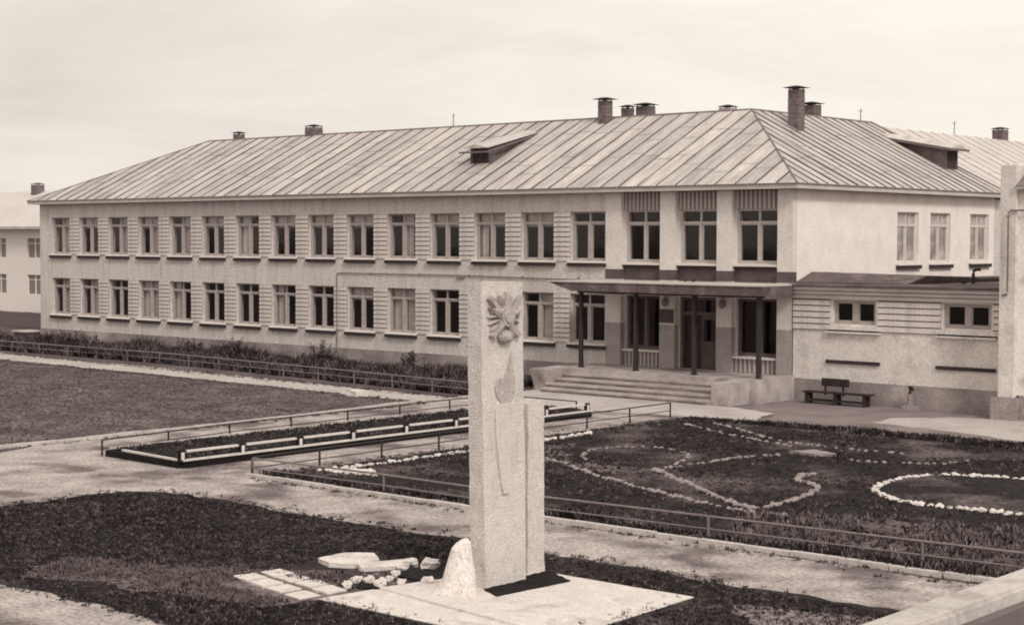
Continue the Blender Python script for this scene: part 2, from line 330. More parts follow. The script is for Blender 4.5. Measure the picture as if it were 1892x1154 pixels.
# ================================================================ SCHOOL
S0 = (-24, 6, 0)
school = thing('school_building', 'long grey two storey school with a seamed metal roof and a canopy over its entrance', 'school', S0)
XL, P14, PW, OW = -48.55, -10.44, 2.64, 1.78
ZU0, ZU1, ZL0, ZL1 = 4.926, 6.926, 1.626, 3.626
lefts = [P14-PW*(14-i) for i in range(15)]
EB = -8.61
# -- walls
b = MB(); ops = []
for x in lefts: ops += [(x-XL, x-XL+OW, ZU0, ZU1), (x-XL, x-XL+OW, ZL0, ZL1)]
wall(b, (XL, 0, 0), (1, 0, 0), EB-XL, .8, 7.68, ops, .45)
b.build('facade_wall', 'roughcast', school)
b = MB()                                       # entrance bays, set back between the pilasters
BAY = [(-7.85, -5.95), (-5.23, -3.31), (-2.63, -.64)]
ops = []
for k, (a, c) in enumerate(BAY):
    ops.append((a-EB+.03, c-EB-.03, 4.9, 6.95))
    ops.append((a-EB+.03, c-EB-.03, (1.5, .85, 1.45)[k], 3.62))
wall(b, (EB, .25, 0), (1, 0, 0), -EB-.003, .8, 7.68, ops, .4)
b.build('entrance_wall', 'pilaster', school)
b = MB()
YW = [(7.84, 9.64), (10.66, 12.46), (14.3, 16.1)]
wall(b, (0, .2, 0), (0, 1, 0), 16.45, .8, 7.68, [(a-.2, c-.2, 4.86, 6.94) for a, c in YW], .4)
b.build('end_wall', 'plaster', school)
b = MB(); wall(b, (XL, 12.6, 0), (0, -1, 0), 12.6, .0, 7.68, [], .4); b.box(XL+.4, 12.2, 0, -12, 12.6, 7.68); b.box(-12, 12.2, 0, -11.6, 33.5, 7.68); b.box(-11.6, 33.1, 0, -.05, 33.5, 7.68)
b.box(-.35, 16.66, 0, -.05, 33.1, 7.6)
b.build('rear_wall', 'roughcast', school)
b = MB(); b.box(XL-.04, -.05, 0, EB, .3, .795); b.box(XL-.04, .31, 0, XL+.3, 12.5, .795); b.box(-.3, -.05, 0, .05, 16.6, .795); b.box(EB+.002, .2, 0, -.31, .5, .795)
b.build('plinth', 'plinth', school)
# -- rooms behind the glass
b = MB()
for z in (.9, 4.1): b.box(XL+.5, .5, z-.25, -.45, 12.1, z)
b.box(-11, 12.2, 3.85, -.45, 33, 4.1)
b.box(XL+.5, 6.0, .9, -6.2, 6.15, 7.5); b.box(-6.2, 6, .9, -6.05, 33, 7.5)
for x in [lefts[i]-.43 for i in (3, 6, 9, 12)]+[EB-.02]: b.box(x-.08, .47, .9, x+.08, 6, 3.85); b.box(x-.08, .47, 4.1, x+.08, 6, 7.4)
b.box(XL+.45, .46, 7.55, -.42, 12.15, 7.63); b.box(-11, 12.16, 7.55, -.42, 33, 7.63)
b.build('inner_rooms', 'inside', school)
# -- pilasters of the entrance
PIL = [(-8.61, -7.85), (-5.95, -5.23), (-3.31, -2.63), (-.64, .012)]
for k, (a, c) in enumerate(PIL):
    lo = 2.52
    b = MB(); b.box(a, -.03, lo, c, .262, 4.25, 0); b.box(a, -.035, .85, c, .262, lo-.002, 1)
    b.box(a, -.045, 4.252, c, .262, 4.64, 2); b.box(a, -.03, 4.642, c, .262, 7.66, 0)
    b.build('pilaster', ['pilaster', 'pilaster_low', 'darkband'], school)
# -- ribbed panels above the upper windows, dark band, ribbed aprons
ribm = MB().box(0, -.07, 0, .085, 0, .68).mesh('rib', 'rib'); ribl = MB().box(0, -.07, 0, .085, 0, .56).mesh('rib', 'rib')
for k, (a, c) in enumerate(BAY):
    b = MB(); b.box(a+.01, .22, 6.955, c-.01, .27, 7.66); o = b.build('ribbed_panel', 'ribback', school)
    n = 10
    for q in range(n): inst('rib', ribm, o, (a+.07+q*(c-a-.2)/(n-1), .222, 6.965))
    b = MB(); b.box(a+.002, .20, 4.25, c-.002, .27, 4.82); b.build('dark_band', 'darkband', school)
    if k != 1:
        b = MB(); b.box(a+.01, .22, .86, c-.01, .27, 1.42); o = b.build('ribbed_panel', 'ribback', school)
        for q in range(n): inst('rib', ribl, o, (a+.07+q*(c-a-.2)/(n-1), .222, .86))
# -- striped courses between the windows
CW = PW-OW
cm = [MB().box(0, -.04-dy, 0, CW, .02, .150).mesh('course', 'course') for dy in (0, .006, .012)]
for zb in (ZU0, ZL0):
    for i in range(14):
        x = lefts[i]+OW
        b = MB(); b.box(x+.004, -.012, zb, x+CW-.004, .01, zb+1.98); o = b.build('striped_pier', 'ribback', school)
        for q in range(10): inst('course', random.choice(cm), o, (x, 0, zb+.01+q*.2))
# -- windows
def frame_mesh(w_, h_, tr=.22, mull=.13, bar=.10, mt='winframe', nm='window'):
    b = MB(); d0, d1 = .0, .09; e = .085
    b.box(0, d0, 0, e, d1, h_); b.box(w_-e, d0, 0, w_, d1, h_); b.box(e, d0, 0, w_-e, d1, e); b.box(e, d0, h_-.06, w_-e, d1, h_)
    zt = h_*(1-tr)
    if tr: b.box(e, d0-.015, zt-bar/2, w_-e, d1, zt+bar/2)
    b.box(w_/2-mull/2, d0-.02, e, w_/2+mull/2, d1, zt-bar/2 if tr else h_-.06)
    if tr: b.box(w_/2-.035, d0, zt+bar/2, w_/2+.035, d1, h_-.06)
    for s0, s1 in ((e, w_/2-mull/2), (w_/2+mull/2, w_-e)):              # casement stiles
        z1 = (zt-bar/2 if tr else h_-.06)
        b.box(s0, d0+.02, e, s0+.045, d1-.01, z1); b.box(s1-.045, d0+.02, e, s1, d1-.01, z1); b.box(s0+.045, d0+.02, e, s1-.045, d1-.01, e+.05); b.box(s0+.045, d0+.02, z1-.045, s1-.045, d1-.01, z1)
    return b.mesh(nm, mt)
def pane_quad(a, c, z0, z1):
    b = MB(); b.add([(a, .048, z0), (c, .048, z0), (c, .048, z1), (a, .048, z1)], [(0, 1, 2, 3)]); return b.mesh('pane', 'glass')
def pane_meshes(w_, h_, tr=.22, mull=.13, bar=.10):
    e = .085; zt = h_*(1-tr) if tr else h_-.06+bar/2; r_ = []
    for s0, s1 in ((e, w_/2-mull/2), (w_/2+mull/2, w_-e)):
        r_.append(pane_quad(s0+.03, s1-.03, e+.03, zt-bar/2-.03))
        if tr: r_.append(pane_quad(s0-.01, s1+.01, zt+bar/2, h_-.05))
    return r_
def curtain_mesh(x0, x1, z0, z1, gather=.5):
    b = MB(); n = max(6, int((x1-x0)/.035)); vs = []
    for i in range(n+1):
        x = x0+(x1-x0)*i/n; y = .2+.03*math.sin(i*1.35)+.012*math.sin(i*.7+1)
        vs += [(x, y, z0), (x, y*.9+.02, z1)]
    b.add(vs, [(2*i, 2*i+2, 2*i+3, 2*i+1) for i in range(n)])
    return b.mesh('curtain', 'curtain')
SILL = {}
def sill_mesh(w_, mt='trim'):
    k = (round(w_, 2), mt)
    if k not in SILL:
        b = MB(); b.add([(-.1, -.17, -.03), (w_+.1, -.17, -.03), (w_+.1, .0, .012), (-.1, .0, .012), (-.1, -.17, -.06), (w_+.1, -.17, -.06), (w_+.1, .0, -.06), (-.1, .0, -.06)],
              [(0, 1, 2, 3), (4, 7, 6, 5), (0, 4, 5, 1), (0, 3, 7, 4), (1, 5, 6, 2)], 0)
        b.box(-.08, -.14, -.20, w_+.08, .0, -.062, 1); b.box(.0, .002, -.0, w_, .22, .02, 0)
        SILL[k] = b.mesh('sill', [mt, 'silldark'])
    return SILL[k]
FM = frame_mesh(OW, 2.0, .22, .17); FP = pane_meshes(OW, 2.0, .22, .17)
CUR = {'L': curtain_mesh(.08, .55, .1, 1.95), 'R': curtain_mesh(1.2, 1.70, .1, 1.95), 'F': curtain_mesh(.06, 1.72, .1, 1.95), 'N': curtain_mesh(.75, 1.30, .1, 1.95), 'HL': curtain_mesh(.08, .85, .1, 1.95), 'T': curtain_mesh(.06, 1.72, 1.4, 1.95)}
def put_window(x, y, z, me, panes, w_, rz=0, curt='', sill=True, parent=None, inset=.16, smt='trim', name='window'):
    parent = parent or school
    ca, sa = math.cos(rz), math.sin(rz)
    o = inst(name, me, parent, (x-sa*inset, y+ca*inset, z), rz)
    for p in panes:
        q_ = sub('pane', p, o); q_.rotation_euler = (random.uniform(-.012, .012), 0, random.uniform(-.010, .010))
    if sill:
        s = sub('sill', sill_mesh(w_, smt), o); s.location = (0, -inset, 0)
    for c in curt.split(): sub('curtain', CUR[c], o)
    return o
random.seed(11)
UP = {0: 'N', 1: 'T', 2: 'N', 3: 'T N', 4: 'N', 5: 'T', 6: 'HL', 7: 'T', 8: 'T', 9: 'T', 10: 'N', 11: 'T', 12: 'L T', 13: 'T', 14: ''}
LO = {0: 'N', 1: 'N', 2: 'R', 3: 'HL N', 4: 'L', 5: '', 7: 'L', 9: 'T', 10: 'F', 12: 'F', 13: 'N R', 14: ''}
for i, x in enumerate(lefts):
    put_window(x, 0, ZU0, FM, FP, OW, curt=UP.get(i, ''))
    put_window(x, 0, ZL0, FM, FP, OW, curt=LO.get(i, ''))
BW_ = 1.84
FMb = frame_mesh(BW_, 2.05, .24, .12, mt='winframe_w'); FPb = pane_meshes(BW_, 2.05, .24, .12)
for k, (a, c) in enumerate(BAY):
    w_ = c-a-.06
    fm = frame_mesh(w_, 2.05, .24, .12, mt='winframe_w'); fp = pane_meshes(w_, 2.05, .24, .12)
    put_window(a+.03, .25, 4.9, fm, fp, w_, inset=.08)
    b = MB(); b.box(a+.002, .02, 4.82, c-.002, .26, 4.895); b.build('window_ledge', 'trim', school)
    if k != 1:
        z0 = 1.5 if k == 0 else 1.45; h_ = 3.62-z0
        fm = frame_mesh(w_, h_, .0, .14, mt='darkframe'); fp = pane_meshes(w_, h_, .0, .14)
        put_window(a+.03, .25, z0, fm, fp, w_, inset=.16, sill=False)
        b = MB(); b.box(a+.002, .05, z0-.08, c-.002, .262, z0-.005); b.build('window_ledge', 'trim', school)
# end wall windows (sky reflection painted into the colour of the opaque panes)
FMr = frame_mesh(1.8, 2.08, .25, .09, .09, mt='trim'); FPr = pane_meshes(1.8, 2.08, .25, .06, .07)
for me_ in FPr: me_.materials.clear(); me_.materials.append(MT['palepane'])
CUR['E'] = curtain_mesh(.06, 1.74, .1, 1.55); CUR['E2'] = curtain_mesh(.06, .8, .1, 1.95)
for k, (a, c) in enumerate(YW):
    put_window(0, a, 4.86, FMr, FPr, 1.8, rz=R(90), curt=('E T', 'E2 T', 'E T')[k], inset=.12)
# -- entrance door
dx0, dx1 = BAY[1][0]+.03, BAY[1][1]-.03
b = MB(); b.box(dx0, .33, .86, dx0+.12, .45, 3.62); b.box(dx1-.12, .33, .86, dx1, .45, 3.62); b.box(dx0+.12, .33, 3.5, dx1-.12, .45, 3.62); b.box(dx0+.12, .34, 2.92, dx1-.12, .44, 3.04)
door = b.build('entrance_door', 'darkframe', school)
mid = (dx0+dx1)/2
for k, (a, c) in enumerate(((dx0+.13, mid-.01), (mid+.01, dx1-.13))):
    b = MB(); b.box(a, .38, .88, a+.11, .43, 2.91); b.box(c-.11, .38, .88, c, .43, 2.91); b.box(a+.11, .38, .88, c-.11, .43, 1.15); b.box(a+.11, .38, 2.75, c-.11, .43, 2.91); b.box(a+.11, .38, 1.8, c-.11, .43, 1.92)
    b.box(a+.11, .395, 1.15, c-.11, .415, 1.8)
    o = b.build('door_leaf', 'doorlight' if k else 'door', door)
b = MB(); b.box(dx0+.24, .405, 1.92, mid-.12, .412, 2.75); b.box(mid+.12, .405, 1.92, dx1-.24, .412, 2.75); b.box(dx0+.12, .385, 3.04, dx1-.12, .392, 3.5); b.build('door_glass', 'glass', door)
b = MB(); b.tube([(mid+.08, .36, 1.75), (mid+.08, .33, 1.78), (mid+.08, .33, 2.05), (mid+.08, .36, 2.08)], .014, 6); b.build('handle', 'metalgrey', door)
# plaque and wall lamps on the middle pilasters
b = MB(); b.box(-5.93, -.075, 2.62, -5.27, -.037, 3.1); b.box(-5.96, -.09, 2.60, -5.24, -.038, 2.618); b.box(-5.96, -.09, 3.102, -5.24, -.038, 3.12); b.build('name_plaque', 'darkband', school)
for x in (-5.6, -2.96):
    b = MB(); b.tube([(x, -.03, 3.62), (x, -.12, 3.62), (x, -.16, 3.55)], .02, 6)
    b.add([(x+.13*math.cos(a)*s, -.16+.13*math.sin(a)*s, z) for z, s in ((3.56, .25), (3.48, .8), (3.38, 1.), (3.28, .8), (3.22, .2)) for a in [2*math.pi*q/10 for q in range(10)]],
          [(i*10+k, i*10+(k+1) % 10, (i+1)*10+(k+1) % 10, (i+1)*10+k) for i in range(4) for k in range(10)])
    b.build('wall_lamp', 'metalgrey', school)
# -- canopy
b = MB()
b.prism([(-9.35, -2.75), (.45, -2.75), (.2, -.03), (-8.75, -.03)], 4.165, 4.215, 1)     # tin top
b.add([(-9.3, -2.7, 4.15), (-8.2, -2.7, 3.83), (.42, -2.7, 3.83), (.42, -2.7, 4.16), (-9.3, -2.7, 4.162), (-8.9, -.04, 4.15), (-8.2, -.04, 3.83), (.2, -.04, 3.83), (.2, -.04, 4.16), (-8.9, -.04, 4.162)],
      [(0, 1, 2, 3, 4), (9, 8, 7, 6, 5), (0, 5, 6, 1), (1, 6, 7, 2), (2, 7, 8, 3), (0, 4, 9, 5)], 0)
can = b.build('canopy', ['darkfascia', 'fascia'], school)
rough(can, .012, 1.3, .8, 3)
for x in (-8.24, -5.59, -2.91, -.12):
    b = MB(); b.box(x-.075, -2.1, .86, x+.075, -1.95, 3.83); b.box(x-.12, -2.14, .855, x+.12, -1.91, .89); bevel(b.build('post', 'metal', can), .01)
b = MB(); b.box(-8.4, -2.08, 3.74, .1, -1.97, 3.828); b.build('canopy_beam', 'metal', can)
b = MB(); b.tube([(-3.4, -1.4, 4.24), (-3.4, -1.4, 4.36)], .06, 8); b.tube([(-3.9, -1.2, 4.24), (-3.9, -1.2, 4.33)], .05, 8); b.build('vent', 'cap', can)
# -- service pipe and cable on the facade
b = MB(); b.tube([(-24.3, -.05, .3), (-24.3, -.05, 4.1), (-24.28, -.05, 4.2), (-24.15, -.05, 4.25), (-16.5, -.05, 4.26), (-8.7, -.05, 4.17)], .024, 6)
for x in (-22, -19, -16, -13, -10): b.box(x-.02, -.06, 4.2, x+.02, .0, 4.3)
b.box(-16.7, -.09, 4.12, -16.3, 0, 4.2); b.build('service_pipe', 'metalgrey', school)

# -- roof
ZE, ZR, SR = 7.86, 11.2, -5.9
zf = lambda x, y: ZE+(y+.45)*(ZR-ZE)/6.75
zs = lambda x, y: ZE+(.45-x)*(ZR-ZE)/(.45-SR)
b = MB()
A = (-49, -.45, ZE); B = (.45, -.45, ZE); C = (SR, 6.3, ZR); D = (-41.6, 6.3, ZR); E_ = (.45, 17.0, ZE); G_ = (SR, 16.2, ZR); H_ = (-49, 13.05, ZE); I_ = (-12.25, 13.05, ZE); J_ = (-12.25, 17.0, ZE)
for q in ([A, B, C, D], [B, E_, G_, C], [D, H_, A], [D, C, I_, H_], [C, G_, J_, I_], [G_, E_, J_]):
    b.add([(x, y, z-.03) for x, y, z in q], [tuple(range(len(q)))])
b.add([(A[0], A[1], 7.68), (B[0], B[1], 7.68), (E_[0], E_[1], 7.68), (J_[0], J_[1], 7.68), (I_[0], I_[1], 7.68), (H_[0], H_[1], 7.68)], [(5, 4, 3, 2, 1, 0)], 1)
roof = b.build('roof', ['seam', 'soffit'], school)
b = MB(); b.box(-49.03, -.48, 7.67, .48, -.45, 7.85); b.box(.451, -.448, 7.67, .48, 17, 7.85); b.box(-49.03, -.448, 7.67, -49, 13.05, 7.85)
b.build('fascia_board', 'fascia', roof)
b = MB(); b.box(-49.06, -.53, 7.835, .53, -.481, 7.875); b.box(.481, -.48, 7.835, .53, 17, 7.875); b.build('eaves_flashing', 'metalgrey', roof)
def clip(poly, axis, lo, hi):
    for s, lim in ((1, lo), (-1, hi)):
        r_ = []; n = len(poly)
        for i in range(n):
            p, q = poly[i], poly[(i+1) % n]; a = s*(p[axis]-lim); c = s*(q[axis]-lim)
            if a >= 0: r_.append(p)
            if a*c < 0: t = a/(a-c); r_.append((p[0]+(q[0]-p[0])*t, p[1]+(q[1]-p[1])*t))
        poly = r_
        if len(poly) < 3: return []
    return poly
def sheets(poly, axis, step, zfun, lo, hi, par, mt=('roof', 'seam'), nm='roof_sheet'):
    random.seed(5); n = round((hi-lo)/step); step = (hi-lo)/n
    for k in range(n):
        a = lo+k*step; q = clip(poly, axis, a+.004, a+step-.004)
        if not q: continue
        dz = random.uniform(0, .014); b = MB()
        area = sum(q[i][0]*q[(i+1) % len(q)][1]-q[(i+1) % len(q)][0]*q[i][1] for i in range(len(q)))
        if area < 0: q = q[::-1]
        m_ = len(q)
        b.add([(x, y, zfun(x, y)+dz+random.uniform(-.006, .006)) for x, y in q]+[(x, y, zfun(x, y)-.02) for x, y in q], [tuple(range(m_))]+[(i, m_+i, m_+(i+1) % m_, (i+1) % m_) for i in range(m_)])
        oth = 1-axis; ed = [p for p in q if abs(p[axis]-(a+.004)) < 1e-4]
        if len(ed) >= 2:
            e0 = min(ed, key=lambda p: p[oth]); e1 = max(ed, key=lambda p: p[oth]); w_ = .030
            mk = lambda p, d, h: ((p[0]+d, p[1], zfun(p[0], p[1])+h) if axis == 0 else (p[0], p[1]+d, zfun(p[0], p[1])+h))
            ns = max(1, int(math.dist(e0, e1)/.8)); last = e0; lo_, hs = 0, random.uniform(.04, .055)
            for q_ in range(ns):
                t1 = (q_+1)/ns; nx_ = (e0[0]+(e1[0]-e0[0])*t1, e0[1]+(e1[1]-e0[1])*t1); d1 = random.uniform(-.014, .014) if q_ < ns-1 else 0; h1 = random.uniform(.035, .06)
                b.add([mk(last, lo_-w_/2, 0), mk(last, lo_+w_/2, 0), mk(last, lo_+w_/2, hs), mk(last, lo_-w_/2, hs), mk(nx_, d1-w_/2, 0), mk(nx_, d1+w_/2, 0), mk(nx_, d1+w_/2, h1), mk(nx_, d1-w_/2, h1)],
                      [(0, 1, 2, 3), (4, 7, 6, 5), (0, 4, 5, 1), (1, 5, 6, 2), (2, 6, 7, 3), (3, 7, 4, 0)], 1)
                last, lo_, hs = nx_, d1, h1
            L0 = math.dist(e0, e1)
            if L0 > 2.5:
                for c_ in (random.uniform(.2, .45), random.uniform(.6, .85)):
                    pc = (e0[0]+(e1[0]-e0[0])*c_, e0[1]+(e1[1]-e0[1])*c_); pe = (pc[0]+step-.03, pc[1]) if axis == 0 else (pc[0], pc[1]+step-.03)
                    if inside([tuple(p) for p in poly], pe[0], pe[1]):
                        o1 = (0, .016) if axis == 0 else (.016, 0)
                        b.add([(pc[0], pc[1], zfun(*pc)+.022), (pe[0], pe[1], zfun(*pe)+.022), (pe[0]+o1[0], pe[1]+o1[1], zfun(pe[0]+o1[0], pe[1]+o1[1])+.022), (pc[0]+o1[0], pc[1]+o1[1], zfun(pc[0]+o1[0], pc[1]+o1[1])+.022)], [(0, 1, 2, 3)], 1)
        b.build(nm, list(mt), par)
sheets([A[:2], B[:2], C[:2], D[:2]], 0, .9, zf, -49, .45, roof)
sheets([B[:2], E_[:2], G_[:2], C[:2]], 1, .72, zs, -.45, 17.0, roof, ('roof_side', 'seam'))
b = MB(); b.tube([C, D], .06, 6); b.tube([B, C], .045, 6); b.tube([A, D], .045, 6); b.tube([C, G_], .06, 6); b.tube([(.45, 17.02, ZE+.03), (SR, 16.22, ZR+.03)], .05, 6)
b.build('ridge_cap', 'metalgrey', roof)
# rear stretch of the same wing, its ridge in line
b = MB(); z1 = 11.02; q = [(.2, 17.05, 7.75), (.2, 34, 7.75), (SR, 34, z1), (SR, 16.25, z1)]
b.add([(x, y, z) for x, y, z in q], [(0, 1, 2, 3)]); b.add([(SR, 16.25, z1), (SR, 34, z1), (-12.25, 34, 7.75), (-12.25, 17.05, 7.75)], [(0, 1, 2, 3)])
b.add([(.2, 34, 7.75), (-12.25, 34, 7.75), (SR, 34, z1)], [(0, 1, 2)])
rr = b.build('rear_roof', 'paleroof', school)
zq = lambda x, y: 7.78+(.2-x)*(z1-7.75)/(.2-SR)
sheets([p[:2] for p in q], 1, 1.2, zq, 16.25, 34, rr, ('paleroof', 'roof'))
# -- chimneys (sub-parts of the roof)
def chimney(x, y, s, z0, z1_, mt='brick', cap=1.45, sy=None, par=None):
    sy = sy or s; b = MB(); n = max(3, int((z1_-z0)/.16))
    for k in range(n):
        a = z0+(z1_-z0)*k/n; c = z0+(z1_-z0)*(k+1)/n-.012; e = .004 if k % 2 else .0
        b.box(x-s/2-e, y-sy/2-e, a, x+s/2+e, y+sy/2+e, c, 0, .006)
    b.box(x-s/2+.02, y-sy/2+.02, z0, x+s/2-.02, y+sy/2-.02, z1_, 0)
    if cap:
        for sx_, sy_ in ((-1, -1), (1, 1), (-1, 1), (1, -1)): b.box(x+sx_*(s/2-.05)-.02, y+sy_*(sy/2-.05)-.02, z1_, x+sx_*(s/2-.05)+.02, y+sy_*(sy/2-.05)+.02, z1_+.07, 1)
        h = s*cap/2; g = sy*cap/2
        b.add([(x-h, y-g, z1_+.07), (x+h, y-g, z1_+.07), (x+h, y+g, z1_+.07), (x-h, y+g, z1_+.07), (x-h*.2, y-g*.2, z1_+.16), (x+h*.2, y-g*.2, z1_+.16), (x+h*.2, y+g*.2, z1_+.16), (x-h*.2, y+g*.2, z1_+.16)],
              [(3, 2, 1, 0), (4, 5, 6, 7), (0, 1, 5, 4), (1, 2, 6, 5), (2, 3, 7, 6), (3, 0, 4, 7)], 1)
    return b.build('chimney', [mt, 'cap'], par or roof)
chimney(-13.3, 5.9, .46, 10.7, 11.92, cap=1.9)
chimney(-13.35, 7.6, .42, 10.4, 11.70, cap=1.5)
chimney(-12.2, 7.4, .62, 10.5, 11.72, cap=1.5)
chimney(-9.3, 9.6, .6, 9.4, 11.62, 'brick_pale', 1.2)
chimney(-39.2, 6.5, .45, 10.8, 11.50, cap=1.5)
chimney(-33.1, 6.5, .66, 10.8, 11.62, cap=1.1)
chimney(-4.45, 7.4, .5, 10.0, 12.02, cap=1.75)
chimney(-6.25, 11.6, .62, 10.8, 11.72, cap=1.5)
chimney(-6.25, 30.6, .62, 10.5, 11.6, cap=1.3, par=rr)
chimney(-47.6, 9.0, .5, 8.2, 9.2, cap=1.4)
for p, z in (((-22.9, 6.3), 11.85), ((-6, 15.45), 11.8), ((-6, 24.8), 11.75)):
    b = MB(); b.tube([(p[0], p[1], 11.1), (p[0]+.02, p[1], z)], .022, 6); b.box(p[0]-.12, p[1]-.01, z-.12, p[0]+.12, p[1]+.01, z-.1); b.build('aerial', 'metalgrey', roof)
# -- dormers
def dormer_front():
    x0, x1, y0 = -17.9, -16.75, 2.1; zb, zt = zf(0, y0)-.30, 9.86; yb = 4.6
    b = MB()
    for x in (x0, x1-.06): b.extr([(y0, zb), (y0, zt), (yb-.2, 10.35), (yb-.2, zf(0, yb-.2)-.05)], x, x+.06)
    b.box(x0+.06, y0, zb, x1-.06, y0+.05, zb+.12, 0); b.box(x0+.06, y0, zt-.1, x1-.06, y0+.05, zt, 0)
    d = b.build('dormer', 'darkfascia', school)
    b = MB(); b.box(x0+.06, y0+.02, zb+.12, x0+.13, y0+.06, zt-.1); b.box(x1-.13, y0+.02, zb+.12, x1-.06, y0+.06, zt-.1); b.box((x0+x1)/2-.03, y0+.02, zb+.12, (x0+x1)/2+.03, y0+.06, zt-.1)
    b.box(x0+.13, y0+.045, zb+.12, x1-.13, y0+.05, zt-.1, 1); b.build('dormer_window', ['darkband', 'silldark'], d)
    b = MB(); b.add([(x0-.22, y0-.38, 9.80), (x1+.25, y0-.38, 9.80), (x1+.25, yb+.6, 10.64), (x0-.25, yb+.6, 10.64), ((x0+x1)/2, y0-.38, 9.98), ((x0+x1)/2, yb+.7, 10.78)], [(0, 4, 5, 3), (4, 1, 2, 5), (0, 1, 4), (2, 3, 5), (0, 3, 2, 1)])
    b.build('dormer_roof', 'roof', d)
    b = MB(); b.beam((x0-.25, y0-.46, 9.62), (x1+.25, y0-.46, 9.62), .04, .08); b.beam((x1+.27, y0-.45, 9.62), (x1+.27, yb+.4, 10.52), .04, .09); b.build('verge_board', 'soffit', d)
dormer_front()
def dormer_side():
    y0, y1, x0 = 15.1, 16.2, -1.55; zb, zt = zs(x0, 0)-.05, 9.82; xb = -4.4
    b = MB()
    for y in (y0, y1-.06): b.extry([(x0, zb), (x0, zt), (xb, 10.3), (xb, zs(xb, 0)-.05)], y, y+.06)
    b.box(x0-.05, y0+.06, zb, x0, y1-.06, zb+.1); b.box(x0-.05, y0+.06, zt-.1, x0, y1-.06, zt)
    d = b.build('dormer', 'darkfascia', school)
    b = MB(); b.box(x0-.06, y0+.06, zb+.1, x0-.02, y0+.12, zt-.1); b.box(x0-.06, y1-.12, zb+.1, x0-.02, y1-.06, zt-.1); b.box(x0-.05, y0+.12, zb+.1, x0-.045, y1-.12, zt-.1, 1); b.build('dormer_window', ['darkband', 'silldark'], d)
    b = MB(); xe = x0+.4; xc = xb-.6; b.add([(xe, y0-.25, 9.8), (xe, y1+.25, 9.8), (xc, y1+.25, 10.52), (xc, y0-.25, 10.52), (xe, (y0+y1)/2, 10.0), (xc, (y0+y1)/2, 10.7)], [(0, 1, 4), (0, 4, 5, 3), (4, 1, 2, 5), (2, 3, 5), (3, 2, 1, 0)])
    b.build('dormer_roof', 'roof', d)
    b = MB(); b.beam((xe, y0-.27, 9.75), (xc, y0-.27, 10.47), .04, .12); b.beam((xe+.02, y0-.25, 9.76), (xe+.02, y1+.25, 9.76), .04, .1); b.build('verge_board', 'soffit', d)
dormer_side()

# ================================================================ ENTRANCE STEPS
es = thing('entrance_steps', 'wide worn concrete steps with two blocks leading up to the canopy and door', 'steps', (-4.7, -2, 0))
b = MB(); b.box(-9.2, -2.6, 0, .05, -.06, .85); b.box(EB+.01, -.058, 0, -.01, .199, .85); rough(b.build('landing', 'step', es), .006, 2, .9)
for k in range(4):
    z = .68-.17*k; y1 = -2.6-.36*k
    b = MB(); b.box(-8.6, y1-.36-.035, z-.07, -.92, y1+.05, z, 0); b.box(-8.6, y1-.34, 0, -.92, y1+.05, z-.071, 1)  # risers take a darker material, their shade put into the colour
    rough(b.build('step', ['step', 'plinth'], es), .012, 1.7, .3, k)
b = MB(); b.add([(-9.3, -3.55, 0), (-8.62, -3.55, 0), (-8.62, -2.2, 0), (-9.3, -2.2, 0), (-9.45, -3.7, .82), (-8.3, -3.8, .86), (-8.3, -2.0, .88), (-9.45, -2.0, .86)],
    [(3, 2, 1, 0), (4, 5, 6, 7), (0, 1, 5, 4), (1, 2, 6, 5), (2, 3, 7, 6), (3, 0, 4, 7)]); rough(b.build('side_block', 'step', es), .025, 2, .25)
b = MB(); b.box(-.91, -3.85, 0, -.12, -2.55, .80); b.box(-.30, -2.6, 0, .16, -.06, .87); rough(b.build('side_block', 'step', es), .022, 1.6, .25)

# ================================================================ ANNEX
an = thing('annex', 'single storey pale annex with striped plaster and small windows beside the entrance', 'annex', (4, 2, 0))
AX = 8.36; b = MB()
AW = [(1.71, 3.40), (6.0, 7.72)]
wall(b, (.06, -.02, 0), (1, 0, 0), AX-.06, .79, 4.15, [(a-.06, c-.06, 2.82, 3.66) for a, c in AW], .35)
b.build('wall', 'annexwall', an)
b = MB(); b.box(.07, -.07, 0, AX, .25, .78); rough(b.build('plinth', 'plinth', an), .012, 1.5, .4)
b = MB(); b.box(.5, 3, .9, 8.3, 3.1, 4.0); b.box(.45, .34, .85, 8.3, 3, .9); b.box(.4, .34, .9, .45, 3, 4.0); b.box(4.5, .34, .9, 4.6, 3, 4); b.build('inner_rooms', 'inside', an)
FMa = frame_mesh(1.69, .84, 0, .2, mt='winframe'); FPa = pane_meshes(1.69, .84, 0, .2)
for a, c in AW:
    put_window(a, -.02, 2.82, FMa, FPa, 1.69, parent=an, inset=.12, sill=False)
    b = MB(); b.box(a-.22, -.14, 2.62, c+.2, -.021, 2.76); b.box(a-.25, -.17, 2.5, c+.23, -.021, 2.56); b.box(a-.22, -.05, 2.56, c+.2, -.021, 2.62, 1); b.build('sill', ['annexwall', 'silldark'], an)
    b = MB(); b.box(a-.25, -.10, 1.41, min(c+.2, AX-.02), -.021, 1.53); b.build('drip_ledge', 'silldark', an)
i = 0
for x0, x1 in ((.08, 1.6), (3.5, 5.9), (7.80, AX-.01)):
    me = MB().box(0, -.045, 0, x1-x0, .015, .165).mesh('course', 'annexwall')
    b = MB(); b.box(x0, -.035, 2.58, x1, .0, 3.70); o = b.build('striped_panel', 'ribback', an)
    for q in range(5): inst('course', me, o, (x0, -.035, 2.61+q*.218))
